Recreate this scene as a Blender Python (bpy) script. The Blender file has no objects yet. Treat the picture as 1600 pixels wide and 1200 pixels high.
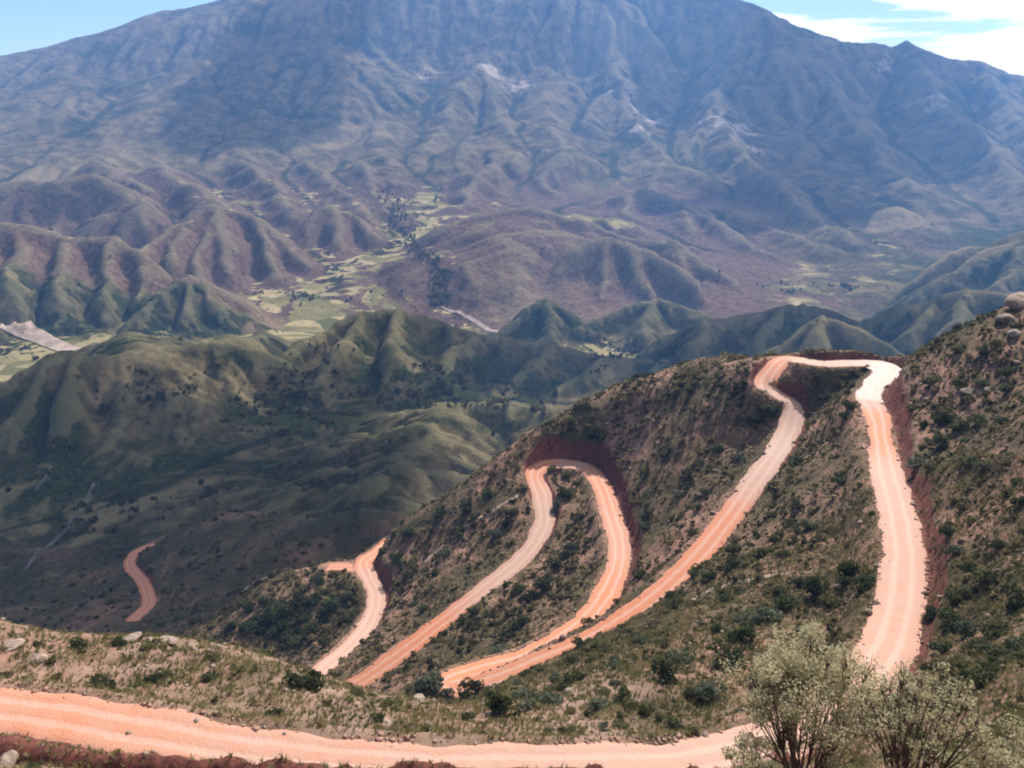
import bpy, math, random, time
import numpy as np
T0 = time.time()
rng = np.random.default_rng(7)
random.seed(7)
scene = bpy.context.scene
col = scene.collection

# ------------------------------------------------------------------ camera geometry
F = 1300.0
PITCH = math.atan(450.0 / F)
CP, SP = math.cos(PITCH), math.sin(PITCH)

def ray(px, py):
    a, b = (px - 800.0) / F, (600.0 - py) / F
    return np.array([a, CP + b * SP, -SP + b * CP])

def at_z(px, py, z):
    d = ray(px, py)
    return d * (z / d[2])

def at_h(px, py, h):
    d = ray(px, py)
    return d * (h / math.hypot(d[0], d[1]))

def project(x, y, z):
    fw = y * CP - z * SP
    up = y * SP + z * CP
    return 800 + F * x / fw, 600 - F * up / fw, fw

# ------------------------------------------------------------------ noise
def _hash(ix, iy, seed):
    h = (ix.astype(np.int64) * 374761393 + iy.astype(np.int64) * 668265263 + seed * 974634653) & 0xFFFFFFFF
    h = ((h ^ (h >> 13)) * 1274126177) & 0xFFFFFFFF
    return ((h ^ (h >> 16)) & 0xFFFF) / 65535.0

def gnoise(x, y, seed=0):
    x = np.asarray(x, float); y = np.asarray(y, float)
    ix, iy = np.floor(x), np.floor(y)
    fx, fy = x - ix, y - iy
    u = fx * fx * fx * (fx * (fx * 6 - 15) + 10)
    v = fy * fy * fy * (fy * (fy * 6 - 15) + 10)
    def g(i, j):
        a = _hash(ix + i, iy + j, seed) * 2 * math.pi
        return np.cos(a) * (fx - i) + np.sin(a) * (fy - j)
    a = g(0, 0) + u * (g(1, 0) - g(0, 0))
    b = g(0, 1) + u * (g(1, 1) - g(0, 1))
    return (a + v * (b - a)) * 1.5

def fbm(x, y, octs=5, seed=0, gain=0.5):
    s, amp = 0, 1.0
    for o in range(octs):
        s = s + amp * gnoise(x * 2.03 ** o + 17.3 * o, y * 2.03 ** o - 9.1 * o, seed + o)
        amp *= gain
    return s

def ridged(x, y, octs=4, seed=0, gain=0.5):
    s, amp = 0, 1.0
    for o in range(octs):
        s = s + amp * (1 - 2 * np.abs(gnoise(x * 2.07 ** o + 5.7 * o, y * 2.07 ** o + 3.3 * o, seed + o)))
        amp *= gain
    return s

def smooth(a, b, x):
    t = np.clip((x - a) / (b - a), 0, 1)
    return t * t * (3 - 2 * t)

# ------------------------------------------------------------------ thin plate spline surface
class TPS:
    def __init__(self, pts, lam=0.0):
        pts = np.asarray(pts, float)
        self.p = pts[:, :2]; self.s = np.abs(self.p).max()
        P = self.p / self.s; n = len(P)
        r2 = ((P[:, None] - P[None]) ** 2).sum(-1)
        K = np.where(r2 > 0, 0.5 * r2 * np.log(r2 + 1e-20), 0) + lam * np.eye(n)
        Q = np.c_[np.ones(n), P]
        A = np.block([[K, Q], [Q.T, np.zeros((3, 3))]])
        sol = np.linalg.solve(A, np.r_[pts[:, 2], 0, 0, 0])
        self.w, self.a = sol[:n], sol[n:]
    def __call__(self, x, y):
        x = np.asarray(x, float) / self.s; y = np.asarray(y, float) / self.s
        z = self.a[0] + self.a[1] * x + self.a[2] * y
        for (px, py), w in zip(self.p / self.s, self.w):
            r2 = (x - px) ** 2 + (y - py) ** 2
            z = z + w * 0.5 * r2 * np.log(r2 + 1e-20)
        return z

def catmull(P, step):
    P = np.asarray(P, float)
    Q = np.vstack([2 * P[0] - P[1], P, 2 * P[-1] - P[-2]])
    out = []
    for i in range(1, len(Q) - 2):
        p0, p1, p2, p3 = Q[i - 1], Q[i], Q[i + 1], Q[i + 2]
        t01 = np.linalg.norm((p1 - p0)[:2]) ** .5 + 1e-6
        t12 = np.linalg.norm((p2 - p1)[:2]) ** .5 + 1e-6
        t23 = np.linalg.norm((p3 - p2)[:2]) ** .5 + 1e-6
        m1 = (p2 - p1) + t12 * ((p1 - p0) / t01 - (p2 - p0) / (t01 + t12))
        m2 = (p2 - p1) + t12 * ((p3 - p2) / t23 - (p3 - p1) / (t12 + t23))
        n = max(2, int(np.linalg.norm((p2 - p1)[:3]) / step))
        for t in np.linspace(0, 1, n, endpoint=False):
            out.append((2*t**3-3*t**2+1)*p1 + (t**3-2*t**2+t)*m1 + (-2*t**3+3*t**2)*p2 + (t**3-t**2)*m2)
    out.append(Q[-2])
    out = np.array(out)
    seg = np.r_[0, np.cumsum(np.linalg.norm(np.diff(out[:, :2], axis=0), axis=1))]
    s = np.arange(0, seg[-1], step)
    return np.stack([np.interp(s, seg, out[:, k]) for k in range(out.shape[1])], 1)

# ------------------------------------------------------------------ mesh helpers
def mesh_from(name, verts, faces, attrs=None, smooth_shade=False):
    verts = np.asarray(verts, np.float32); faces = np.asarray(faces, np.int32)
    me = bpy.data.meshes.new(name)
    n, k = faces.shape
    me.vertices.add(len(verts)); me.vertices.foreach_set('co', verts.ravel())
    me.loops.add(n * k); me.loops.foreach_set('vertex_index', faces.ravel())
    me.polygons.add(n)
    me.polygons.foreach_set('loop_start', np.arange(0, n * k, k, dtype=np.int32))
    me.polygons.foreach_set('loop_total', np.full(n, k, dtype=np.int32))
    if smooth_shade:
        me.polygons.foreach_set('use_smooth', np.ones(n, bool))
    me.update(calc_edges=True)
    for an, av in (attrs or {}).items():
        av = np.asarray(av, np.float32)
        a = me.attributes.new(an, 'FLOAT', 'POINT')
        a.data.foreach_set('value', av)
    return me

def link(name, me, mat=None, parent=None, label=None, cat=None, group=None, kind=None):
    o = bpy.data.objects.new(name, me); col.objects.link(o)
    if mat is not None and me is not None and len(me.materials) == 0:
        me.materials.append(mat)
    if parent: o.parent = parent
    if label: o['label'] = label
    if cat: o['category'] = cat
    if group: o['group'] = group
    if kind: o['kind'] = kind
    return o

def grid_faces(nx, ny):
    i = np.arange(nx * ny).reshape(ny, nx)
    return np.stack([i[:-1, :-1], i[:-1, 1:], i[1:, 1:], i[1:, :-1]], -1).reshape(-1, 4)

# ------------------------------------------------------------------ material helper
class NT:
    def __init__(self, name):
        self.m = bpy.data.materials.new(name); self.m.use_nodes = True
        self.t = self.m.node_tree; self.t.nodes.clear()
        self.out = self.n('ShaderNodeOutputMaterial')
    def n(self, typ, **kw):
        nd = self.t.nodes.new(typ)
        for k, v in kw.items(): setattr(nd, k, v)
        return nd
    def l(self, a, b): self.t.links.new(a, b)
    def set(self, sock, v):
        if isinstance(v, bpy.types.NodeSocket): self.l(v, sock)
        else:
            if isinstance(v, tuple) and len(v) == 3 and sock.type == 'RGBA': v = v + (1,)
            sock.default_value = v
    def attr(self, name): return self.n('ShaderNodeAttribute', attribute_name=name).outputs['Fac']
    def noise(self, scale, detail=6, rough=0.6, vec=None, dist=0.0):
        nd = self.n('ShaderNodeTexNoise')
        nd.inputs['Scale'].default_value = scale; nd.inputs['Detail'].default_value = detail
        nd.inputs['Roughness'].default_value = rough; nd.inputs['Distortion'].default_value = dist
        self.l(vec if vec is not None else self.pos(), nd.inputs['Vector'])
        return nd.outputs['Fac']
    def pos(self):
        if not hasattr(self, '_p'): self._p = self.n('ShaderNodeNewGeometry').outputs['Position']
        return self._p
    def scaled(self, sx, sy, sz):
        mp = self.n('ShaderNodeMapping'); mp.inputs['Scale'].default_value = (sx, sy, sz)
        self.l(self.pos(), mp.inputs['Vector']); return mp.outputs[0]
    def ramp(self, fac, a, b):
        nd = self.n('ShaderNodeMapRange', interpolation_type='SMOOTHSTEP')
        self.set(nd.inputs['Value'], fac)
        nd.inputs['From Min'].default_value = a; nd.inputs['From Max'].default_value = b
        return nd.outputs['Result']
    def math(self, op, a, b=0.0):
        nd = self.n('ShaderNodeMath', operation=op); self.set(nd.inputs[0], a); self.set(nd.inputs[1], b)
        return nd.outputs[0]
    def mix(self, fac, a, b, mode='MIX'):
        nd = self.n('ShaderNodeMix', data_type='RGBA', blend_type=mode)
        self.set(nd.inputs['Factor'], fac); self.set(nd.inputs['A'], a) if False else None
        self.set(nd.inputs[6], a); self.set(nd.inputs[7], b)
        return nd.outputs[2]
    def bump(self, height, strength, dist):
        nd = self.n('ShaderNodeBump'); nd.inputs['Strength'].default_value = strength
        nd.inputs['Distance'].default_value = dist; self.l(height, nd.inputs['Height'])
        return nd.outputs[0]
    def bsdf(self, color, rough=0.9, normal=None, spec=0.2):
        b = self.n('ShaderNodeBsdfPrincipled')
        self.set(b.inputs['Base Color'], color); self.set(b.inputs['Roughness'], rough)
        b.inputs['Specular IOR Level'].default_value = spec
        if normal is not None: self.l(normal, b.inputs['Normal'])
        self.l(b.outputs[0], self.out.inputs['Surface'])
        return b

# ------------------------------------------------------------------ roads (control points: px, py, height, paleness)
W = 5.6
WF = 4.4
ROAD_F = [(-330,1088,-40.2,.45),(-150,1096,-40.8,.45),(0,1107,-41.3,.45),(100,1119,-41.6,.4),(200,1139,-42,.45),(300,1157,-42.3,.5),(400,1171,-42.6,.55),(600,1189,-43.2,.6),(800,1195,-44,.65),
          (1000,1191,-45.2,.7),(1130,1177,-46.6,.7),(1240,1138,-49,.7),(1335,1078,-53,.6),(1388,1010,-56.3,.55),(1408,930,-57,.6),
          (1412,860,-57.6,.6),(1400,790,-59,.6),(1385,735,-60.5,.65),(1377,690,-61.5,.1),(1370,650,-61.8,.15),(1358,622,-61.8,.95),
          (1368,598,-62,1.),(1388,578,-62.2,1.),(1372,568,-62.8,.95),(1330,567,-63.4,.85),(1285,567,-64,.8),(1254,562,-64.6,.6),(1230,560,-65.2,.3),
          (1205,576,-66.4,.15),(1197,594,-68,.5),(1213,616,-71,.75),(1236,640,-74,.8),(1234,668,-76,.8),(1210,710,-78,.85),
          (1170,765,-80.5,.6),(1135,815,-83,.05),(1080,880,-85.5,.05),(1000,952,-88.5,.1),(900,1010,-91,.2),(810,1046,-93,.3),(735,1072,-95.2,.3),
          (700,1070,-96.6,.3),(745,1050,-97.6,.05),(820,1028,-98.6,.05),(900,982,-100.2,.05),(952,918,-101.4,.15),(968,860,-102.4,.45),(952,795,-103.4,.35),
          (935,750,-104.2,.3),(915,730,-104.8,.5),(885,724,-105.3,.6),(855,724,-105.8,.2),(836,738,-106.6,.2),(846,775,-108.6,.6),(850,815,-110.6,.75),
          (822,865,-113,.75),(750,925,-116,.6),(680,980,-119,.15),(605,1035,-122.2,.25),(540,1075,-125.5,.3),
          (475,1075,-129.,.4),(505,1046,-131.4,.6),(545,1012,-134,.7),(578,970,-137,.75),(588,930,-140,.7),(574,898,-142.6,.6),(568,878,-144.2,.3),(588,862,-146,.05),(612,846,-148.5,.05)]
SPUR_ROAD = [(575,893,-143.2,.5),(545,886,-144.2,.35),(512,886,-145,.3)]
STUB_ROAD = [(1396,572,-62.2,1.),(1385,562,-62.2,1.),(1366,556,-62.1,.9)]
LOW_ROAD = [(205,968,-189,.25),(231,945,-192.5,.25),(224,910,-198.5,.2),(203,880,-206.5,.2),(216,861,-210,.25),(245,851,-212,.3)]

def road_world(R):
    return np.array([np.r_[at_z(a, b, z), p] for a, b, z, p in R])
RW = {'main': road_world(ROAD_F), 'spur': road_world(SPUR_ROAD), 'low': road_world(LOW_ROAD)}
RS = {k: catmull(v, 0.5) for k, v in RW.items()}
for k, wd in RS.items():       # smooth the grade along the road
    z = wd[:, 2]; n = 25
    if len(z) > 3 * n:
        zp = np.pad(z, n, mode='edge'); wd[:, 2] = np.convolve(zp, np.ones(2*n+1)/(2*n+1), 'valid')
RWID = {'main': W, 'spur': 5.0, 'stub': 5.0, 'low': 5.6}

# ------------------------------------------------------------------ near hillside
ctrl = []
for k, v in RW.items():
    ctrl += [tuple(p[:3]) for p in v]
def C(px, py, z): ctrl.append(tuple(at_z(px, py, z)))
def CW(x, y, z): ctrl.append((x, y, z))
# ground under and around the viewpoint
for x, y, z in [(0,-6,-2.4),(0,0,-2.6),(-14,0,-4),(14,0,-3.5),(-45,0,-9),(45,0,-7),(0,9,-10),(-12,9,-11.5),(12,9,-9.8),(-30,12,-16),(30,12,-12),
                (5,16,-16.6),(-60,15,-22),(55,18,-14),(0,24,-25.5),(-90,10,-26),(90,10,-8),(-110,30,-38),(-130,0,-34)]:
    CW(x, y, z)
for px, py, z in [(0,1206,-37.6),(250,1212,-38.4),(500,1222,-39.4),(800,1228,-40.4),(1100,1220,-40.8),(1300,1190,-38),(1480,1180,-34),(1600,1150,-29),(1600,1050,-37)]:
    C(px, py, z)
# brow of the near slope
for px, py, z in [(-200,985,-49),(0,978,-49.5),(100,984,-50),(200,982,-50.3),(310,993,-51),(420,1027,-51),(500,1062,-51.2),(620,1090,-51.2),(740,1098,-51.8),(850,1090,-54),
                  (0,1040,-45.5),(200,1050,-46.4),(400,1085,-46.8),(600,1120,-46.8),(800,1135,-47.6),(1000,1120,-51),
                  (950,1055,-57),(1050,1040,-59),(1000,1010,-68),(1100,960,-69),(1150,1040,-57),(1250,1000,-59.5),(1250,900,-65),(1150,900,-74)]:
    C(px, py, z)
# right-hand slope and its skyline
for px, py, z in [(1440,556,-59),(1500,524,-52),(1560,492,-44),(1610,474,-40.5),(1500,640,-54.2),(1600,640,-45),(1600,780,-47.5),(1530,800,-52.8),(1520,950,-53.5),(1600,930,-49.5),(1470,720,-57.6),(1475,880,-55.4),(1700,700,-41),(1720,490,-37)]:
    C(px, py, z)
CW(130, 90, -27); CW(165, 140, -26); CW(165, 40, -16)
# skyline of the spur
SKY = [(1345,553,-60.5),(1300,544,-59.6),(1262,550,-62.5),(1150,574,-77),(1050,578,-81),(1000,592,-86),(950,612,-91),(900,637,-95),(850,675,-98.5),(815,708,-103.5),(740,745,-114),(690,778,-123),(640,812,-132),(612,836,-138),
       (520,880,-147.5),(420,905,-154),(350,958,-161),(310,978,-163)]
for px, py, z in SKY: C(px, py, z)
for px, py, z in SKY:
    p = at_z(px, py, z); r = p[:2] / np.hypot(*p[:2])
    if px > 450:
        sx = p[:2] + r * 38; CW(sx[0], sx[1], z - 42)
    if px > 700:
        sx = p[:2] + r * 110; CW(sx[0], sx[1], min(z - 125, -215))
for x, y, z in [(120,215,-84),(125,290,-150),(150,330,-230),(170,430,-330),(60,440,-340),(0,440,-330)]: CW(x, y, z)
for px, py, z in [(1610,474,-40.5),(1720,490,-37),(1500,524,-52)]:
    p = at_z(px, py, z); r = p[:2] / np.hypot(*p[:2]); CW(*(p[:2] + r * 28), z - 19)
for px, py, z in [(1460,555,-58)]:
    p = at_z(px, py, z); r = p[:2] / np.hypot(*p[:2]); CW(*(p[:2] + r * 60), z - 55)
# slope across the gully with the lowest road
for px, py, z in [(620,803,-166),(560,800,-177),(500,812,-184),(430,806,-190),(350,802,-197),(290,822,-205),(240,846,-212),(160,880,-221),(100,902,-227),(0,945,-224),
                  (450,870,-179),(300,900,-191),(380,940,-177),(280,965,-182),(100,960,-199),(200,985,-184),(0,990,-198),(-150,990,-205),(140,930,-206)]:
    C(px, py, z)
for px, py, z in [(560,800,-177),(430,806,-190),(350,802,-197),(240,846,-212),(100,902,-227),(0,945,-224)]:
    p = at_z(px, py, z); r = p[:2] / np.hypot(*p[:2]); CW(*(p[:2] + r * 55), z - 50)
for az in (-38, -30, -22):   # hidden drop behind the brow
    a = math.radians(az)
    for h, z in ((100, -78), (140, -112), (190, -150)): CW(h * math.sin(a), h * math.cos(a), z)
for az, L in ((-14, ((85, -74), (105, -92), (140, -118))), (-8.5, ((80, -70), (100, -88), (130, -112))), (-3, ((75, -64), (92, -78)))):
    a = math.radians(az)
    for h, z in L: CW(h * math.sin(a), h * math.cos(a), z)
for px, py, z in [(1345,930,-61),(1340,860,-61.5),(1330,800,-63.5),(1325,735,-65.5),(1320,680,-67),(1310,630,-68.5),(1335,1000,-59.5),(1300,592,-66.6),(1345,594,-65.6),(1270,600,-68.2),(1300,579,-65.2),(1335,580,-64.9)]: C(px, py, z)
CW(-270, 300, -225); CW(-270, 430, -275); CW(-130, 440, -285); CW(-200, 120, -95)
ctrl = np.array(ctrl)
near_tps = TPS(ctrl, lam=2e-5)

def axis(parts):
    out = [parts[0][0]]
    for a, b, st in parts: out += list(np.linspace(a, b, max(2, int(round((b - a) / st)) + 1))[1:])
    return np.array(out)
gx = axis([(-270, -70, 1.3), (-70, 112, 0.5), (112, 175, 1.2)])
gy = axis([(-8, 5, 0.7), (5, 262, 0.5), (262, 440, 1.2)])
NX, NY = len(gx), len(gy)
GX, GY = np.meshgrid(gx, gy)
# evaluate the spline on a coarser lattice and interpolate (the surface is smooth)
cx = np.arange(-271, 178, 1.6); cy = np.arange(-9, 443, 1.6)
CX, CY = np.meshgrid(cx, cy)
CZ = near_tps(CX, CY)
def bil(xs, ys, Z, x, y):
    x = np.clip(x, xs[0], xs[-1] - 1e-6); y = np.clip(y, ys[0], ys[-1] - 1e-6)
    i = np.clip(np.searchsorted(xs, x, 'right') - 1, 0, len(xs) - 2); j = np.clip(np.searchsorted(ys, y, 'right') - 1, 0, len(ys) - 2)
    tx = (x - xs[i]) / (xs[i + 1] - xs[i]); ty = (y - ys[j]) / (ys[j + 1] - ys[j])
    return (Z[j, i] * (1 - tx) + Z[j, i + 1] * tx) * (1 - ty) + (Z[j + 1, i] * (1 - tx) + Z[j + 1, i + 1] * tx) * ty
NZ = bil(cx, cy, CZ, GX, GY)
HH = np.hypot(GX, GY)
amp = smooth(2, 40, HH)
NZ += amp * (1.1 * fbm(GX / 26, GY / 26, 4, 11) + 0.35 * fbm(GX / 5, GY / 5, 3, 21) + 0.16 * fbm(GX / 1.6, GY / 1.6, 2, 31))
gul = ridged((GX + 0.5 * GY) / 24 + 0.35 * fbm(GX / 40, GY / 40, 2, 5), (GY - 0.3 * GX) / 90, 3, 41)
NZ += amp * 0.55 * gul * smooth(60, 130, HH)
# small erosion steps and rubble on the near brow
near_b = smooth(95, 60, HH) * amp
NZ += near_b * 0.22 * ridged(GX / 3.1, GY / 1.9, 3, 51)

bank = np.zeros_like(NZ); road_d = np.full_like(NZ, 99.0)
def stamp(S, rad):
    D = np.full_like(NZ, 1e9); Zr = np.zeros_like(NZ)
    for x, y, z, _ in S:
        i0, i1 = np.searchsorted(gx, [x - rad, x + rad]); j0, j1 = np.searchsorted(gy, [y - rad, y + rad])
        if i1 <= i0 or j1 <= j0: continue
        d = np.hypot(GX[j0:j1, i0:i1] - x, GY[j0:j1, i0:i1] - y)
        sub = D[j0:j1, i0:i1]; m = d < sub
        sub[m] = d[m]; Zr[j0:j1, i0:i1][m] = z
    return D, Zr
main = RS['main']
# split the main road so that stacked legs are carved one after another
cuts = [0]
plan = np.r_[0, np.cumsum(np.linalg.norm(np.diff(main[:, :2], axis=0), axis=1))]
def nearest_idx(pt): return int(np.argmin(np.hypot(main[:, 0] - pt[0], main[:, 1] - pt[1])))
for key in ((1254,562,-64.6), (700,1070,-96.6), (870,724,-105.5), (475,1075,-129.)):
    cuts.append(nearest_idx(at_z(*key)))
cuts.insert(1, nearest_idx(at_z(1240,1138,-49)))
cuts.append(len(main))
segs = [(main[max(0, a - 6):b + 6], W) for a, b in zip(cuts[:-1], cuts[1:])]
segs[0] = (segs[0][0], WF + .1)
segs += [(RS[k], RWID[k]) for k in ('spur', 'low')]
wob = 0.9 * fbm(GX / 7, GY / 7, 3, 61)
keep = []
for S, w in segs:
    D, Zr = stamp(S, 18)
    m = D < 18
    e = np.maximum(D - (w / 2 + 0.6), 0)
    ef = np.maximum(D - (w / 2 + 0.9), 0)
    low = HH < 70
    scut = np.where(GY < 75, 2.4, 2.3) + wob * 0.4
    cutz = Zr - 0.08 + scut * e + 2.6 * np.maximum(e - 1.5, 0) ** 1.4 + 0.15 * np.minimum(e, 1) * wob
    filz = Zr - 0.12 - 0.95 * ef - 0.7 * np.maximum(ef - 1.2, 0) ** 1.4
    before = NZ.copy()
    NZ[m] = np.minimum(NZ, cutz)[m]
    NZ[m] = np.maximum(NZ, filz)[m]
    ch = np.where(m, before - NZ, 0)
    bank = np.maximum(bank, np.where(m, smooth(0.15, 1.0, ch) * (D > w / 2), 0))
    bank = np.maximum(bank, np.where(m, 0.36 * smooth(0.5, 1.8, -ch) * smooth(1.8, .6, ef) * (D > w / 2), 0))
    road_d = np.minimum(road_d, np.where(m, D - w / 2, 99))
    keep.append((D, Zr, w))
for D, Zr, w in keep:
    f = D < w / 2 + 0.3
    NZ[f] = Zr[f] - 0.10
# loose spoil heaped along the near lip of the foreground road
Dm, Zm = stamp(main[:cuts[2]], 12)
P0 = main[:nearest_idx(at_z(1130,1168,-46.6))]
Df, Zf = stamp(P0, 10)
side = np.zeros_like(NZ)
ii = Df < 10
yr = np.interp(GX, P0[:, 0], P0[:, 1])
near_side = (GY < yr) & ii
hb = np.interp(GX, [-40, -30, -24, -18, -8, 4, 16, 22], [1.1, 1.3, 2.1, 3.0, 3.6, 3.7, 3.0, .2]) * (1 + .22 * fbm(GX / 3.5, GY / 3.5, 3, 71))
t_ = np.clip((Df - 2.3) / 1.5, 0, 1)
lip = Zf - .1 + hb * t_ - np.maximum(Df - 4.4, 0) * 1.35
fade = smooth(8.0, 6.4, Df)
NZ = np.where(near_side & (Df > 2.3), lip * fade + NZ * (1 - fade), NZ)
bank = np.where(near_side & (Df > 3.2) & (Df < 7.0), np.maximum(bank, 0.95), bank)
NZ += np.clip(bank, 0, 1) * (road_d > .4) * (.30 * fbm(GX / 1.7, GY / 1.7, 3, 191) + .22 * ridged(GX / 2.6, GY / 2.6, 2, 193) - .1)
print('near', NX, NY, round(time.time() - T0, 1))

def near_z(x, y): return bil(gx, gy, NZ, np.asarray(x, float), np.asarray(y, float))
def hit(px, py, h0=8, h1=430, step=0.25):
    d = ray(px, py); d = d / math.hypot(d[0], d[1])
    h = np.arange(h0, h1, step)
    below = d[2] * h < near_z(d[0] * h, d[1] * h)
    k = int(np.argmax(below))
    if not below[k]: return None
    h = h[k]; return np.array([d[0] * h, d[1] * h, float(near_z(d[0] * h, d[1] * h))])

# ------------------------------------------------------------------ middle and far land
mac = []
def M(px, py, h): mac.append(tuple(at_h(px, py, h)))
CREST = [(-400,118,4700),(-150,98,4600),(0,80,4500),(120,50,4450),(250,12,4300),(330,-4,4280),(430,-18,4250),(560,-28,4200),(700,-32,4150),(900,-28,4100),(1100,-12,4050),(1180,4,4050),(1240,22,4050),(1290,42,4100),(1350,68,4200),
         (1385,66,4150),(1420,61,4100),(1450,66,4080),(1480,82,4050),(1530,96,4000),(1570,112,3960),(1600,122,3950),(1750,150,3900),(2000,190,3900)]
for p in CREST: M(*p)
for px, py, h in CREST[::3]:
    q = at_h(px, py, h); r = q[:2] / np.hypot(*q[:2]); mac.append((*(q[:2] + 900 * r), q[2] - 330))
for p in [(-300,170,3700),(0,150,3700),(200,120,3680),(420,95,3650),(620,85,3650),(850,75,3650),(1080,75,3650),(1280,110,3650),(1480,150,3600),(1700,220,3500),
          (-300,230,3150),(100,190,3250),(300,180,3200),(500,170,3150),(700,170,3100),(900,170,3100),(1100,175,3150),(1300,180,3200),(1500,210,3200),
          (-300,275,2650),(0,258,2620),(250,252,2560),(450,250,2520),(650,250,2480),(850,255,2500),(1050,262,2550),(1250,270,2600),(1450,290,2600),(1650,310,2600)]:
    M(*p)
def MZ(px, h, z):
    a = math.atan((px - 800) / F / CP); mac.append((h * math.sin(a), h * math.cos(a), z))
for px in (-500, -200, 100, 400, 700, 1000, 1300, 1600, 1900):
    for h, z in ((620, -292), (800, -312), (1000, -326), (1250, -336), (1500, -342), (1800, -344), (2080, -340), (2260, -322)): MZ(px, h, z)
for px, py, z in [(100,760,-290),(300,765,-288),(450,770,-284),(50,850,-285),(-150,860,-290),(200,720,-294)]: mac.append(tuple(at_z(px, py, z)))
for x, y, z in [(-300,340,-292),(-100,380,-300),(100,400,-330),(300,420,-330),(300,650,-330),(-600,350,-300),(600,500,-310),(-270,425,-287),(-330,400,-290),(-390,520,-296),(-240,480,-284),(-430,420,-292),(-200,400,-290),(-340,640,-300),(-260,345,-302),(-220,345,-306),(-180,360,-305)]: mac.append((x, y, z))
mac_tps = TPS(np.array(mac), lam=1e-6)

RIDGES = []   # (points, slope, rounding, warp)
def R(pts, s, r=6): RIDGES.append((np.array([at_h(*p) for p in pts]), s, r))
# hills on the valley floor, nearest first
R([(430,750,560),(480,722,570),(560,690,575),(640,664,580),(700,643,580),(760,638,585),(870,652,575),(960,668,560)], .42, 10)
R([(560,690,575),(520,735,520),(470,775,480)], .35, 8)
R([(700,643,580),(660,700,510),(600,760,455)], .35, 8)
R([(-150,655,780),(-60,620,785),(0,592,790),(60,565,795),(105,548,800),(160,560,800),(230,545,805),(330,538,810),(400,548,800),(440,565,790)], 0.95, 5)
R([(60,565,795),(40,620,755)], 0.90, 3); R([(160,560,800),(150,630,745)], 1.0, 3); R([(230,545,805),(225,620,745)], 1.0, 3); R([(310,540,810),(300,620,745)], 1.0, 3); R([(110,548,800),(95,620,740)], 1.1, 2)
R([(330,538,810),(380,525,960),(420,520,1000)], 0.72, 14); R([(230,545,805),(200,528,930)], 0.40, 14)
R([(140,690,715),(250,655,740),(330,617,770),(430,562,810),(500,520,850),(560,492,880),(620,487,890),(690,503,890),(740,522,880),(800,532,870),(870,540,870),(950,552,870),(1040,560,880)], 0.95, 3)
R([(620,487,890),(600,555,800),(575,640,725)], 0.77, 4); R([(740,522,880),(695,560,800),(640,615,740)], 0.78, 4); R([(560,492,880),(500,570,790),(430,640,725)], 0.77, 4)
R([(870,540,870),(810,585,790),(740,635,735)], 0.78, 4); R([(950,552,870),(900,590,800),(850,630,750)], 0.97, 4); R([(430,562,810),(370,620,745)], 0.77, 4); R([(690,503,890),(700,560,815),(690,620,745)], 0.82, 3)
R([(1040,560,880),(1000,590,810)], 0.92, 4)
R([(1180,572,740),(1230,540,770),(1272,508,790),(1295,492,800),(1325,506,790),(1360,530,775),(1420,560,760)], 0.94, 3); R([(1295,492,800),(1285,545,750)], 0.92, 3)
R([(1060,520,950),(1110,500,960),(1160,495,970),(1220,478,1000),(1262,476,1010),(1310,492,1000),(1350,505,990)], 0.82, 5); R([(1220,478,1000),(1180,530,900)], 0.87, 4); R([(1110,500,960),(1080,540,890)], 0.87, 4)
R([(1340,505,930),(1400,485,950),(1460,462,990),(1510,448,1010),(1560,455,1010),(1640,470,1000)], 0.82, 5); R([(1460,462,990),(1420,520,900)], 0.87, 4); R([(1510,448,1010),(1490,510,910)], 0.87, 4)
R([(780,520,1120),(815,492,1160),(845,468,1190),(875,482,1190),(915,500,1180)], 0.92, 3); R([(845,468,1190),(860,510,1120)], 0.92, 3)
R([(900,510,1130),(960,488,1170),(1025,468,1200),(1070,480,1200),(1130,500,1170)], 0.77, 6); R([(1025,468,1200),(1000,520,1090)], 0.82, 5)
R([(440,540,1000),(520,528,1030),(600,520,1060)], 0.30, 10)
# foothills
R([(-150,372,1620),(-40,362,1610),(30,363,1600),(100,378,1570),(170,398,1520),(230,424,1440),(270,435,1400)], 0.74, 8)
for a, b in (((30,363,1600),(10,450,1370)), ((100,378,1570),(85,455,1360)), ((170,398,1520),(150,460,1350)), ((-40,362,1610),(-70,450,1370)), ((230,424,1440),(210,468,1340))): R([a, b], 0.84, 4)
R([(215,480,1300),(258,446,1340),(300,432,1360),(330,448,1345),(352,482,1300)], 0.84, 5); R([(300,432,1360),(290,478,1290)], 0.84, 3)
R([(190,425,1500),(225,392,1600),(262,358,1700),(300,328,1780),(335,320,1800),(385,348,1760),(440,386,1660),(500,408,1600)], 0.72, 8)
for a, b in (((300,328,1780),(270,400,1560)), ((335,320,1800),(350,400,1560)), ((385,348,1760),(420,410,1560)), ((335,320,1800),(310,410,1540))): R([a, b], 0.79, 5)
R([(0,290,2200),(60,300,2100),(110,290,2080),(150,285,2080),(200,300,2000),(230,330,1900)], 0.64, 12)
R([(150,262,2450),(200,290,2200),(250,335,1950)], 0.64, 8); R([(250,262,2450),(300,300,2120),(330,320,1900)], 0.64, 8); R([(380,258,2450),(440,310,2080),(470,350,1900)], 0.64, 8)
R([(470,375,1780),(510,336,1880),(548,338,1880),(590,372,1780)], 0.76, 6); R([(530,335,1880),(520,380,1740)], 0.74, 5)
R([(480,262,2450),(540,300,2150),(570,330,2000),(610,400,1720)], 0.64, 7)
R([(560,255,2480),(600,320,2080),(625,370,1850)], 0.64, 6)
R([(690,432,1500),(740,388,1610),(800,348,1710),(850,345,1770),(905,355,1790),(960,365,1790),(1010,378,1740),(1060,402,1660),(1110,430,1580),(1150,448,1540)], 0.74, 6)
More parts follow.
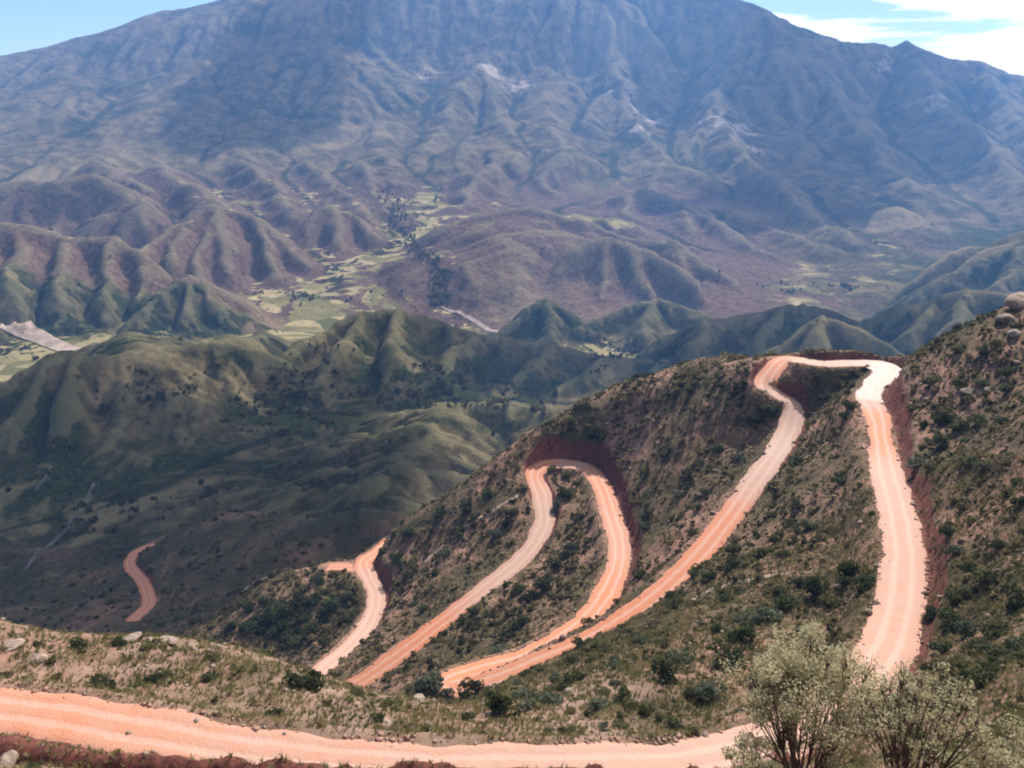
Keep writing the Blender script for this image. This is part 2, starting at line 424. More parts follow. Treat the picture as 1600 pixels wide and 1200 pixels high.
for a, b in (((740,388,1610),(720,450,1440)), ((800,348,1710),(770,450,1440)), ((800,348,1710),(820,430,1490)), ((1060,402,1660),(1060,455,1490))): R([a, b], 0.84, 4)
R([(800,348,1710),(860,330,1950),(930,345,1960),(1000,365,1900)], 0.28, 25)
R([(795,475,1390),(860,422,1480),(905,393,1540),(932,379,1570),(980,379,1570),(1030,412,1500),(1070,442,1450),(1095,478,1390)], 0.80, 4); R([(945,378,1570),(940,470,1400)], 0.84, 3); R([(980,379,1570),(1010,470,1400)], 0.84, 3)
R([(890,335,2150),(930,310,2220),(980,279,2300),(1010,284,2300),(1060,305,2230),(1130,350,2050),(1190,398,1880),(1240,425,1780)], 0.74, 6); R([(980,279,2300),(1000,360,1980)], 0.74, 5); R([(1060,305,2230),(1080,380,1920)], 0.74, 5)
R([(1440,460,1330),(1480,440,1360),(1540,405,1430),(1600,376,1500),(1700,345,1560),(1850,320,1600)], 0.76, 6); R([(1600,376,1500),(1560,440,1350)], 0.79, 5)
# spurs of the mountain
R([(1180,4,4050),(1130,110,3550),(1120,180,3100),(1170,245,2650),(1230,300,2350),(1290,350,2120),(1340,385,1980)], .58, 7)
R([(1120,180,3100),(1060,250,2700),(1010,300,2350)], .58, 6)
R([(1000,60,3800),(960,120,3450),(1000,200,3000),(1040,255,2650)], .54, 6); R([(960,120,3450),(900,200,2960),(870,290,2400)], .54, 6)
R([(780,70,3800),(750,95,3550),(690,190,2980),(650,260,2560)], .54, 6); R([(750,95,3550),(780,180,3050),(820,250,2600),(860,305,2250)], .54, 6)
R([(860,100,3600),(850,170,3100),(880,240,2650)], .4, 12)
R([(480,20,4000),(540,110,3500),(580,190,3000),(600,260,2500),(610,310,2200)], .4, 16)
R([(330,90,3700),(400,150,3300),(360,240,2650)], .3, 25); R([(100,110,3800),(180,200,3150),(140,260,2600)], .28, 30)
R([(640,290,2350),(700,262,2500),(770,250,2520),(820,270,2450),(860,300,2300)], .62, 4); R([(770,250,2520),(720,320,2080)], .62, 4)
R([(1290,42,4100),(1300,140,3500),(1370,230,2900),(1440,300,2500)], .57, 7); R([(1420,61,4100),(1470,150,3500),(1560,240,2900),(1640,310,2500)], .57, 7)
R([(1530,96,4000),(1600,190,3350),(1700,270,2800)], .54, 7)
R([(1380,325,2350),(1430,345,2230),(1500,360,2150)], .35, 12); R([(1150,330,2200),(1220,360,2050),(1300,395,1850)], .57, 4)
VALLEYS = []
def V(pts, depth, w): VALLEYS.append((np.array([at_h(*p) for p in pts]), depth, w))
V([(690,150,3250),(660,200,2950),(620,240,2700),(596,290,2330),(612,335,2050),(640,385,1760),(670,430,1530),(690,470,1380)], 210, 85)
V([(560,60,3900),(520,140,3300),(470,200,2900),(455,250,2520)], 35, 90)
V([(1090,60,3700),(1075,130,3350),(1050,200,3000)], 40, 70)
V([(880,130,3400),(940,230,2700),(985,270,2420)], 40, 60)
V([(1400,75,4080),(1390,150,3500),(1450,240,2900)], 40, 90)

def densify(P, st):
    out = []
    for a, b in zip(P[:-1], P[1:]):
        n = max(1, int(np.linalg.norm(b[:2] - a[:2]) / st))
        out += [a + (b - a) * t for t in np.linspace(0, 1, n, endpoint=False)]
    return np.array(out + [P[-1]])

def land(X, Y):
    """Base height of the valley, the foothills and the mountain at world X, Y (2-D arrays from a regular lattice)."""
    xs, ys = X[0], Y[:, 0]
    # macro surface on a coarse lattice
    cxs = np.linspace(xs[0], xs[-1], 150); cys = np.linspace(ys[0], ys[-1], 150)
    A, B = np.meshgrid(cxs, cys)
    Z = bil(cxs, cys, mac_tps(A, B), X, Y)
    h = np.hypot(X, Y); sc = np.clip(h / 900, .5, 4)
    wx = X + (5 * fbm(X / 45, Y / 45, 3, 101) + 16 * fbm(X / 170, Y / 170, 3, 103)) * np.minimum(sc, 1.8) * .6
    wy = Y + (5 * fbm(X / 45, Y / 45, 3, 107) + 16 * fbm(X / 170, Y / 170, 3, 109)) * np.minimum(sc, 1.8) * .6
    for P, depth, w in VALLEYS:
        if P[:, 1].max() < ys[0] - 400 or P[:, 1].min() > ys[-1] + 400: continue
        D = densify(P, w * .4); d2 = np.full(X.shape, 1e12)
        for q in D: d2 = np.minimum(d2, (wx - q[0]) ** 2 + (wy - q[1]) ** 2)
        Z -= depth * np.exp(-np.sqrt(d2 + 100) / w)
    Z -= 48 * smooth(2400, 2800, h) * smooth(4050, 3600, h)
    base = Z.copy()
    acc = np.full(X.shape, -1e4)
    for P, s, r in RIDGES:
        reach = max(60, 1.4 * max(60, (P[:, 2].max() - base.min()) / s)) if P[:, 1].max() < 1300 else 650
        i0, i1 = np.searchsorted(xs, [P[:, 0].min() - reach, P[:, 0].max() + reach]); j0, j1 = np.searchsorted(ys, [P[:, 1].min() - reach, P[:, 1].max() + reach])
        if i1 - i0 < 2 or j1 - j0 < 2: continue
        sx, sy = wx[j0:j1, i0:i1], wy[j0:j1, i0:i1]
        best = np.full(sx.shape, -1e4)
        Q = P if len(P) < 3 else catmull(P, max(8, .03 * np.hypot(*P.mean(0)[:2])))
        for a, b in zip(Q[:-1], Q[1:]):
            ab = (b - a)[:2]; tt = np.clip(((sx - a[0]) * ab[0] + (sy - a[1]) * ab[1]) / (ab @ ab + 1e-9), 0, 1)
            dd = (sx - a[0] - tt * ab[0]) ** 2 + (sy - a[1] - tt * ab[1]) ** 2
            best = np.maximum(best, a[2] + (b[2] - a[2]) * tt - s * (np.sqrt(dd + r * r) - r))
        acc[j0:j1, i0:i1] = np.maximum(acc[j0:j1, i0:i1], best)
    k = np.clip(h / 220, 2.0, 9)
    m = np.maximum(base, acc)
    Zs = m + k * np.log(np.exp(np.clip((base - m) / k, -30, 0)) + np.exp(np.clip((acc - m) / k, -30, 0))) - 0.0
    return Zs, base

def erode(Z, cell, n, steps, batches, seed, rate=0.35, maxd=2.0):
    """Rain drops run downhill and cut gullies (vectorised)."""
    r = np.random.default_rng(seed); Hh, Ww = Z.shape; Z = Z / cell
    flow = np.zeros_like(Z)
    for b in range(batches):
        x = r.uniform(1, Ww - 3, n); y = r.uniform(1, Hh - 3, n)
        dx = np.zeros(n); dy = np.zeros(n); sed = np.zeros(n); wat = np.ones(n); vel = np.ones(n)
        for s in range(steps):
            i = x.astype(int); j = y.astype(int); u = x - i; v = y - j
            a, bb, c, d = Z[j, i], Z[j, i + 1], Z[j + 1, i], Z[j + 1, i + 1]
            gxx = (bb - a) * (1 - v) + (d - c) * v; gyy = (c - a) * (1 - u) + (d - bb) * u
            h0 = (a * (1 - u) + bb * u) * (1 - v) + (c * (1 - u) + d * u) * v
            dx = dx * .25 - gxx * .75; dy = dy * .25 - gyy * .75
            L = np.hypot(dx, dy) + 1e-9; dx /= L; dy /= L
            nx_ = np.clip(x + dx, 1, Ww - 3); ny_ = np.clip(y + dy, 1, Hh - 3)
            i2 = nx_.astype(int); j2 = ny_.astype(int); u2 = nx_ - i2; v2 = ny_ - j2
            h1 = (Z[j2, i2] * (1 - u2) + Z[j2, i2 + 1] * u2) * (1 - v2) + (Z[j2 + 1, i2] * (1 - u2) + Z[j2 + 1, i2 + 1] * u2) * v2
            dh = h1 - h0
            cap = np.clip(-dh, .004, .3) * vel * wat * 2.0
            dep = np.where(dh > 0, np.minimum(dh, sed), np.where(sed > cap, (sed - cap) * .25, -np.minimum((cap - sed) * rate, -dh)))
            live = (x > 3) & (x < Ww - 5) & (y > 3) & (y < Hh - 5)
            dep = np.where(live, dep, 0)
            sed -= dep
            idx = np.concatenate([j * Ww + i, j * Ww + i + 1, (j + 1) * Ww + i, (j + 1) * Ww + i + 1])
            wt = np.concatenate([(1 - u) * (1 - v), u * (1 - v), (1 - u) * v, u * v])
            add = np.bincount(idx, np.tile(dep, 4) * wt, minlength=Z.size).reshape(Z.shape)
            Z += np.clip(add, -.25, .12)
            flow += np.bincount(j * Ww + i, minlength=Z.size).reshape(Z.shape)
            vel = np.sqrt(np.clip(vel * vel - dh * 3, .05, 9)); wat *= .985
            x, y = nx_, ny_
    return Z * cell, flow

def blur(A, n=1):
    for _ in range(n):
        B = np.pad(A, 1, mode='edge')
        A = (B[1:-1, 1:-1] * 4 + B[:-2, 1:-1] * 2 + B[2:, 1:-1] * 2 + B[1:-1, :-2] * 2 + B[1:-1, 2:] * 2 + B[:-2, :-2] + B[:-2, 2:] + B[2:, :-2] + B[2:, 2:]) / 16
    return A

def build_land(xa, xb, ya, yb, cell, seed, drops, noise_amp, ridge_amp, er, fine_amp, bump_amp):
    k_ = cell / 2.4
    xs = np.arange(xa, xb + cell / 2, cell); ys = np.arange(ya, yb + cell / 2, cell)
    X, Y = np.meshgrid(xs, ys)
    Z, base = land(X, Y)
    hill = np.clip((Z - base) / 20, 0, 1)
    h = np.hypot(X, Y)
    hm = np.maximum(hill, smooth(1900, 2600, h)) * (1 - .7 * np.exp(-((X + 55) ** 2 + (Y - 545) ** 2) / 130 ** 2)) * (1 - .6 * smooth(2500, 2900, h) * smooth(-250, -900, X))
    qx = X + 60 * k_ * fbm(X / (170 * k_), Y / (170 * k_), 3, seed + 31); qy = Y + 60 * k_ * fbm(X / (170 * k_), Y / (170 * k_), 3, seed + 33)
    Z += hm * noise_amp * (bump_amp * fbm(qx / (cell * 30), qy / (cell * 30), 6, seed + 1, .48) + ridge_amp * (-.55 + ridged(qx / (cell * 84), qy / (cell * 62), 4, seed + 2, .40)))
    Z += .35 * noise_amp * fbm(X / (cell * 34), Y / (cell * 34), 5, seed + 9)
    Z += smooth(900, 600, h) * (4.5 * fbm(X / 75, Y / 62, 5, seed + 21) + 4 * (ridged(X / 70, Y / 42, 4, seed + 22) - .5))
    Z -= 20 * smooth(3200, 3900, h)
    flow = np.zeros_like(Z)
    for lev in (4, 2, 1):                      # coarse ravines first, then finer gullies
        xc = np.linspace(xs[0], xs[-1], len(xs) // lev); yc = np.linspace(ys[0], ys[-1], len(ys) // lev)
        A, B = np.meshgrid(xc, yc)
        Zc = bil(xs, ys, Z, A, B) if lev > 1 else Z
        E, fl = erode(Zc, xc[1] - xc[0], drops[0] // lev ** 2, drops[1], max(2, drops[2] // (lev + 1)), seed + lev, {4: .02, 2: .035, 1: .05}[lev] * er)
        dZ = blur(E - Zc, 2 if lev > 1 else 1)
        Z = Z + (bil(xc, yc, dZ, X, Y) if lev > 1 else dZ)
        flow += bil(xc, yc, blur(fl, 1) / lev, X, Y)
    Z += (.25 + .75 * hm) * (fine_amp * fbm(qx / (cell * 7), qy / (cell * 7), 4, seed + 41, .6) + fine_amp * .8 * (ridged(qx / (cell * 11), qy / (cell * 11), 3, seed + 43) - .5))
    flow = np.log1p(flow)
    return xs, ys, X, Y, Z, flow, hill, base

SEAM = 1250.0
mid = build_land(-800, 900, 350, SEAM + 10, 2.4, 200, (30000, 60, 12), 3.4, 1.4, 3.6, 1.3, .6)
print('mid', mid[4].shape, round(time.time() - T0, 1))
far = build_land(-3400, 3400, SEAM - 25, 5300, 7.5, 300, (60000, 60, 12), 12.0, 2.3, 1.5, 2.6, .3)
print('far', far[4].shape, round(time.time() - T0, 1))
# meet the two lattices at the seam
xs, ys, X, Y, Z, flow, hill, base = far
mx = mid[0]
w_ = smooth(SEAM + 300, SEAM + 12, Y) * smooth(-800, -740, X) * smooth(900, 840, X)
edge = bil(mid[0], mid[1], mid[4], X, np.full_like(Y, SEAM + 8)) - bil(xs, ys, Z, X, np.full_like(Y, SEAM + 8))
Z += w_ * edge
Z[(Y < SEAM + 2) & (X > -795) & (X < 895)] -= 6
far = (xs, ys, X, Y, Z, flow, hill, base)
def land_z(x, y):
    x = np.asarray(x, float); y = np.asarray(y, float)
    zm = bil(mid[0], mid[1], mid[4], x, y); zf = bil(far[0], far[1], far[4], x, y)
    return np.where((y < SEAM) & (x > -798) & (x < 898), zm, zf)
def land_hit(px, py, h0=430, h1=5200):
    d = ray(px, py); d = d / math.hypot(d[0], d[1])
    h = np.geomspace(h0, h1, 3000)
    below = d[2] * h < land_z(d[0] * h, d[1] * h)
    k = int(np.argmax(below))
    if not below[k]: return None
    h = h[k]; return np.array([d[0] * h, d[1] * h, float(land_z(d[0] * h, d[1] * h))])

# ------------------------------------------------------------------ light and air
AZ, EL = math.radians(20), math.radians(43)
HAZE_COL = (.20, .46, 1.0); HAZE_D = 1.28e-4
EXPOSURE = .85
CLOUDS = [((270, 830, 500), 140, 120, 1), ((40, 770, 600), 200, 150, 2), ((270, 745, 640), 150, 75, 14), ((560, 660, 720), 95, 45, 15), ((100, 890, 380), 150, 125, 5), ((300, 895, 325), 95, 75, 6),
          ((450, 90, 3700), 250, 520, 3), ((400, 205, 3000), 230, 320, 9), ((1320, 190, 3300), 430, 520, 4), ((1050, 120, 3600), 150, 300, 10), ((1230, 310, 2350), 300, 170, 11), ((780, 590, 850), 110, 90, 8), ((1250, 500, 950), 160, 80, 12)]
# lobes: count, lean x, crown radius, crown half-height, crown centre height, clump radius, leaves per clump, stems, hollow
BUSHES = [(1262, 13.0, (104, -.08, 1.42, 1.36, 2.36, .29, 190, 18, .62), 31, .03, 'tallest pale olive bush with dense rounded crown in the lower right', True),
          (1425, 12.4, (60, -.05, 1.05, 1.3, 1.8, .2, 66, 20, .72), 32, .028, 'leafy bush with fanned dark stems at the foot of the right-hand road', True),
          (1590, 12.8, (26, 0, .75, .6, 1.0, .22, 170, 9, .6), 33, .03, 'silvery olive bush in the lower right corner', True),
          (1510, 13.4, (20, 0, .6, .5, .7, .18, 110, 9, .6), 34, .03, 'thin olive bush between the fanned stems and the corner bush', False),
          (1185, 13.0, (30, 0, .8, .5, .95, .2, 150, 9, .6), 35, .03, 'low pale bush at the end of the foreground road', False)]

# ------------------------------------------------------------------ materials of the land
def mat_near():
    t = NT('hillside_earth')
    b, dry = t.attr('bank'), t.attr('dry')
    big = t.noise(.035, 4, .6); mid_ = t.noise(.22, 6, .65); fine = t.noise(1.6, 8, .75); grit = t.noise(7, 6, .7)
    soil = t.mix(t.ramp(mid_, .38, .62), (.22, .118, .08), (.36, .20, .14))
    grass = t.mix(t.ramp(fine, .35, .65), (.120, .080, .042), (.245, .165, .098))
    scrub = t.mix(t.ramp(grit, .35, .65), (.036, .034, .016), (.100, .080, .038))
    c = t.mix(t.ramp(t.math('ADD', t.math('MULTIPLY', mid_, .6), t.math('MULTIPLY', big, .5)), .45, .66), grass, soil)
    thr = t.math('ADD', fine, t.math('MULTIPLY', t.math('SUBTRACT', .5, big), .7))
    thr = t.math('SUBTRACT', thr, t.math('MULTIPLY', dry, .12))
    c = t.mix(t.ramp(thr, .47, .58), c, scrub)
    pale = t.mix(t.ramp(grit, .3, .7), (.29, .18, .13), (.42, .285, .22))
    c = t.mix(t.math('MULTIPLY', t.ramp(t.math('ADD', t.math('MULTIPLY', dry, .22), fine), .55, .68), t.math('MULTIPLY', dry, .85)), c, pale)
    c = t.mix(t.math('MULTIPLY', t.attr('shade_grass'), .85), c, t.mix(t.ramp(fine, .35, .65), (.024, .027, .014), (.060, .056, .027)))  # shade mixed into the ground colour of the lower slope
    red = t.mix(t.ramp(t.noise(.9, 7, .7), .35, .65), (.085, .030, .025), (.23, .085, .06))
    red = t.mix(t.ramp(grit, .56, .72), red, (.32, .17, .13))
    edge = t.math('ADD', b, t.math('MULTIPLY', t.math('SUBTRACT', t.noise(.6, 6, .7), .5), 1.1))
    c = t.mix(t.ramp(edge, .42, .62), c, red)
    n = t.bump(t.math('ADD', fine, t.math('MULTIPLY', grit, .4)), .9, .5)
    t.bsdf(c, .95, n, .1)
    return t.m

def mat_road():
    t = NT('road_dirt')
    pl, ac = t.attr('pale'), t.attr('across')
    f = t.noise(.5, 6, .65); g = t.noise(4, 7, .7)
    pv = t.math('ADD', pl, t.math('MULTIPLY', t.math('SUBTRACT', f, .5), .55))
    c = t.mix(t.ramp(pv, .1, .75), (.45, .150, .062), (.39, .225, .16))
    c = t.mix(t.ramp(pl, .8, 1.0), c, (.50, .38, .32))
    c = t.mix(t.math('MULTIPLY', t.ramp(g, .5, .75), .35), c, (.38, .19, .12))
    tr = t.math('ABSOLUTE', t.math('SUBTRACT', t.math('ABSOLUTE', ac), .36))          # wheel tracks either side of the crown
    tr = t.math('ADD', tr, t.math('MULTIPLY', t.math('SUBTRACT', t.noise(.8, 3, .5), .5), .16))
    c = t.mix(t.math('MULTIPLY', t.ramp(tr, .20, .06), .5), c, (.49, .315, .245))
    ed = t.math('ADD', t.math('ABSOLUTE', ac), t.math('MULTIPLY', t.math('SUBTRACT', t.noise(1.3, 6, .7), .5), .5))
    c = t.mix(t.math('MULTIPLY', t.ramp(ed, .82, 1.02), .7), c, (.40, .19, .135))
    n = t.bump(t.math('ADD', g, t.math('MULTIPLY', f, 1.0)), .55, .15)
    t.bsdf(c, .72, n, .35)
    return t.m

def mat_land(name, far_):
    t = NT(name)
    fl, rg, fd, rd, gr = t.attr('flow'), t.attr('ridge'), t.attr('field'), t.attr('red'), t.attr('green')
    k = .35 if far_ else 1.0
    n1 = t.noise(.011 * k, 6, .62, dist=.4); n2 = t.noise(.05 * k, 7, .7); n3 = t.noise(.25 * k, 6, .75)
    olive = t.mix(t.ramp(n2, .35, .65), (.085, .066, .034), (.215, .160, .088))
    green = t.mix(t.ramp(n3, .35, .65), (.022, .030, .012), (.075, .078, .030))
    mauve = t.mix(t.ramp(n3, .3, .7), (.085, .050, .037), (.205, .134, .100))
    c = t.mix(t.ramp(t.math('ADD', n1, t.math('MULTIPLY', t.math('SUBTRACT', gr, .5), .5)), .46, .60), olive, green)
    c = t.mix(t.ramp(t.math('ADD', rd, t.math('MULTIPLY', t.math('SUBTRACT', n1, .5), 1.6)), .35, .75), c, mauve)
    c = t.mix(t.math('MULTIPLY', t.ramp(t.math('ADD', rg, t.math('MULTIPLY', t.math('SUBTRACT', n2, .5), .9)), .45, .9), .45), c, (.235, .20, .115))
    n0 = t.noise(.0042 * k if far_ else .012, 5, .6, dist=.6)
    c = t.mix(t.math('MULTIPLY', t.ramp(n0, .54, .64), .75), c, t.mix(t.ramp(n3, .3, .7), (.21, .155, .085), (.34, .26, .15)))
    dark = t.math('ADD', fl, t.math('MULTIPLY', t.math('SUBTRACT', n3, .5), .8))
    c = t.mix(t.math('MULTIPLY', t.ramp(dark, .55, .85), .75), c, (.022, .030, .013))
    sp = t.noise(.9 * k, 3, .6)
    c = t.mix(t.math('MULTIPLY', t.ramp(sp, .60, .68), .8), c, (.024, .032, .014))
    c = t.mix(t.ramp(t.math('ADD', t.attr('rock'), t.math('MULTIPLY', t.math('SUBTRACT', n2, .5), 2.2)), .55, .95), c, (.50, .40, .34))
    # terraced fields on the flats
    vo = t.n('ShaderNodeTexVoronoi', feature='F1'); vo.inputs['Scale'].default_value = .035 if far_ else .03
    mp = t.n('ShaderNodeMapping'); mp.inputs['Scale'].default_value = (.6, 1.0, 0); mp.inputs['Rotation'].default_value = (0, 0, .5)
    ad = t.n('ShaderNodeVectorMath', operation='ADD'); no = t.n('ShaderNodeTexNoise'); no.inputs['Scale'].default_value = .02
    sc = t.n('ShaderNodeVectorMath', operation='SCALE'); sc.inputs['Scale'].default_value = 40
    t.l(t.pos(), no.inputs['Vector']); t.l(no.outputs['Color'], sc.inputs[0]); t.l(t.pos(), ad.inputs[0]); t.l(sc.outputs[0], ad.inputs[1])
    t.l(ad.outputs[0], mp.inputs['Vector']); t.l(mp.outputs[0], vo.inputs['Vector'])
    sep = t.n('ShaderNodeSeparateColor'); t.l(vo.outputs['Color'], sep.inputs[0])
    fc = t.mix(t.ramp(sep.outputs[0], .2, .8), (.20, .175, .07), (.42, .33, .17))
    fc = t.mix(t.ramp(sep.outputs[1], .90, .96), fc, (.13, .13, .05))
    fc = t.mix(t.ramp(n3, .56, .68), fc, (.05, .065, .025))
    fe = t.math('ADD', fd, t.math('MULTIPLY', t.math('SUBTRACT', n2, .5), 1.0))
    c = t.mix(t.ramp(fe, .42, .62), c, fc)
    if not far_: c = t.mix(1.0, c, (.72, .74, .70), 'MULTIPLY')
    n = t.bump(t.math('ADD', n2, t.math('MULTIPLY', n3, .5)), .9, 16 if far_ else 4)
    t.bsdf(c, 1.0, n, .0)
    return t.m

dry = np.clip(smooth(98, 66, HH) * smooth(28, -2, GX - .1 * GY) * (.75 + .6 * fbm(GX / 9, GY / 9, 3, 81)), 0, 1)
dry = np.maximum(dry, .65 * smooth(44, 34, HH))
shade_grass = smooth(262, 285, HH) * smooth(20, -20, GX) * (.8 + .4 * fbm(GX / 30, GY / 30, 3, 83)) * (1 - .75 * smooth(-70, -40, GX) * smooth(300, 325, HH))  # dark grass, with the cloud shade painted into its colour
me = mesh_from('hillside', np.c_[GX.ravel(), GY.ravel(), NZ.ravel()], grid_faces(NX, NY), {'bank': bank.ravel(), 'dry': dry.ravel(), 'shade_grass': shade_grass.ravel()}, True)
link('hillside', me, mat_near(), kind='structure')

def land_attrs(L, cell, far_):
    xs, ys, X, Y, Z, flow, hill, base = L
    sm = blur(Z, 40 if not far_ else 25)
    ridge = np.clip(.5 * (Z - sm) / (cell * .45), 0, 1)
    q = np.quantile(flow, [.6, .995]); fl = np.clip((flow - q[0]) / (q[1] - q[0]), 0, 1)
    h = np.hypot(X, Y)
    gz, gx_ = np.gradient(Z, cell); slope = np.hypot(gz, gx_)
    field = smooth(.30, .12, slope) * smooth(2500, 2150, h) * smooth(1180, 1330, h)
    px = 800 + F * X / (Y * CP - Z * SP)
    if far_:
        field = np.clip(field * np.interp(px, [200, 400, 700, 800, 1100, 1250, 1600], [.55, 1, 1, .45, .25, .48, .35]), 0, 1)
        plate = np.exp(-((X - 130) / 190) ** 2 - ((Y - 1960) / 110) ** 2); field = np.maximum(field, plate)
        red = smooth(1750, 900, px) * smooth(2700, 2200, h) * .75 + .15
        green = .35 + .3 * smooth(900, 1300, px) * smooth(2600, 2000, h)
    else:
        field = field + .75 * smooth(.25, .1, slope) * smooth(960, 1050, h)
        red = np.full_like(Z, .12) + .3 * smooth(700, 560, h); green = .62 * np.ones_like(Z)
    rock = np.zeros_like(Z)
    if far_:
        for a, b, hh_, rr_ in ((810,100,3500,150),(760,95,3550,110),(960,140,3350,110),(1010,165,3200,110),(1150,190,3050,190),(1160,215,2900,130),(670,90,3600,90),(1000,200,2950,80),(1350,70,4150,120),(1380,100,3900,110),(1470,150,3500,120)):
            p = at_h(a, b, hh_); rock = np.maximum(rock, .75 * np.exp(-((X - p[0]) ** 2 + (Y - p[1]) ** 2) / rr_ ** 2))
    return {'rock': rock.ravel(), 'flow': fl.ravel(), 'ridge': ridge.ravel(), 'field': np.clip(field, 0, 1).ravel(), 'red': red.ravel(), 'green': green.ravel()}
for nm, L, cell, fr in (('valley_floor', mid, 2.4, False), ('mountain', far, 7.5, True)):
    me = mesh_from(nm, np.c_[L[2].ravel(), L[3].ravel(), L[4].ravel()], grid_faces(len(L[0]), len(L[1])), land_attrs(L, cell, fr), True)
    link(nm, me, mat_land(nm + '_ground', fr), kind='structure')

# ------------------------------------------------------------------ roads, tracks and the river bed
MROAD = mat_road()
def ribbon(name, S, width, zf, mat, kind='structure', nu=13, edge=.45, seed=0, ruts=True):
    n = len(S); tan = np.gradient(S[:, :2], axis=0); tan /= np.linalg.norm(tan, axis=1)[:, None] + 1e-9
    tan = np.stack([np.convolve(np.pad(tan[:, k], 4, mode='edge'), np.ones(9) / 9, 'valid') for k in (0, 1)], 1)
    tan /= np.linalg.norm(tan, axis=1)[:, None]
    nrm = np.c_[-tan[:, 1], tan[:, 0]]
    arc = np.r_[0, np.cumsum(np.linalg.norm(np.diff(S[:, :2], axis=0), axis=1))]
    width = np.broadcast_to(width, (n,))
    el = 1 + edge * fbm(arc / 6, arc * 0 + seed, 4, 91) * 2 / np.maximum(width, 1); er = 1 + edge * fbm(arc / 6, arc * 0 + seed + 50, 4, 92) * 2 / np.maximum(width, 1)
    V_, A_, P_ = [], [], []
    for u in np.linspace(-1, 1, nu):
        off = u * width / 2 * (el if u < 0 else er)
        xy = S[:, :2] + nrm * off[:, None]
        z = zf(xy, S, u)
        if ruts: z = z - .05 * np.exp(-((abs(u) - .36) / .11) ** 2) + .03 * fbm(xy[:, 0] / 1.5, xy[:, 1] / 1.5, 3, 95) - (.12 if abs(u) > .99 else 0)
        V_.append(np.c_[xy, z]); A_.append(np.full(n, u)); P_.append(S[:, 3])
    me = mesh_from(name, np.concatenate(V_), grid_faces(n, nu)[:, ::-1], {'across': np.concatenate(A_), 'pale': np.concatenate(P_)}, True)
    return link(name, me, mat, kind=kind)
wmain = np.full(len(main), W); kF = nearest_idx(at_z(1240,1138,-49)); wmain[:kF] = WF
wmain = np.convolve(np.pad(wmain, 20, mode='edge'), np.ones(41) / 41, 'valid')
hp = nearest_idx(at_z(870,724,-105.5)); wmain += 1.6 * np.exp(-((np.arange(len(main)) - hp) / 16) ** 2)
cn = nearest_idx(at_z(1386,573,-62.4)); nr = nearest_idx(at_z(1376,682,-61.6)); wmain -= 1.5 * np.exp(-((np.arange(len(main)) - nr) / 22) ** 2); wmain += .7 * fbm(np.arange(len(main)) / 34, np.arange(len(main)) * 0, 3, 97); wmain += 3.6 * np.exp(-((np.arange(len(main)) - cn) / 9) ** 2)
ribbon('dirt_road', main, wmain, lambda xy, S, u: S[:, 2] + .02, MROAD)
for q, k in enumerate(('spur', 'low')):
    ribbon('dirt_road', RS[k], RWID[k], lambda xy, S, u: S[:, 2] - .01 - .004 * q, MROAD, seed=q * 7 + 3)

def mat_bed(name, a, b):
    t = NT(name); t.bsdf(t.mix(t.ramp(t.noise(.06, 6, .7), .35, .65), a, b), .9); return t.m
BED = mat_bed('river_gravel', (.20, .15, .11), (.40, .30, .235)); GREYBED = mat_bed('creek_gravel', (.075, .068, .06), (.14, .12, .105))
def bed(name, pts, width, mat, zpl, lift=.8, st=6):
    P = [at_z(a, b, zpl) for a, b in pts]
    P = np.array([np.r_[p, 0] for p in P])
    if len(P) < 2: return
    S = catmull(P, st)
    ribbon(name, S, np.interp(np.linspace(0, 1, len(S)), np.linspace(0, 1, len(width)), width), lambda xy, S, u: np.where(land_z(xy[:, 0], xy[:, 1]) < zpl + 20, land_z(xy[:, 0], xy[:, 1]) + lift, zpl - 25), mat, nu=7, edge=2.0, ruts=False)
bed('river', [(-80,518),(0,522),(40,526),(75,532),(105,540),(135,553)], [40, 38, 30, 24, 26], BED, -321, 1.2)
bed('river', [(690,474),(735,486),(765,497),(790,505)], [5, 8, 9], BED, -338, 1.2)
bed('river', [(1440,452),(1470,440),(1492,428),(1520,415)], [12, 14, 16], BED, -343, 1.5)
bed('creek', [(150,770),(130,800),(112,822),(90,850),(62,872),(40,900)], [2, 2.6, 3, 2.4], GREYBED, -287, .35, 2)
PATHM = mat_bed('path_soil', (.27, .185, .14), (.40, .29, .23))
for pp in ([(1080,938),(1120,920),(1165,908),(1215,900),(1258,893)], [(640,900),(690,855),(740,815),(785,790),(812,772)], [(335,972),(365,945),(380,925),(410,905),(450,890),(490,886)]):
    P = [hit(a, b) for a, b in pp]; P = np.array([np.r_[p, 0] for p in P if p is not None])
    if len(P) > 2: ribbon('footpath', catmull(P, .6), 1.5, lambda xy, S, u: near_z(xy[:, 0], xy[:, 1]) + .07 - (.2 if abs(u) > .99 else 0), PATHM, nu=7, edge=.35, ruts=False)
bed('creek', [(60,790),(100,758),(150,745),(240,730)], [2, 2.6, 2], GREYBED, -292, .35, 2)

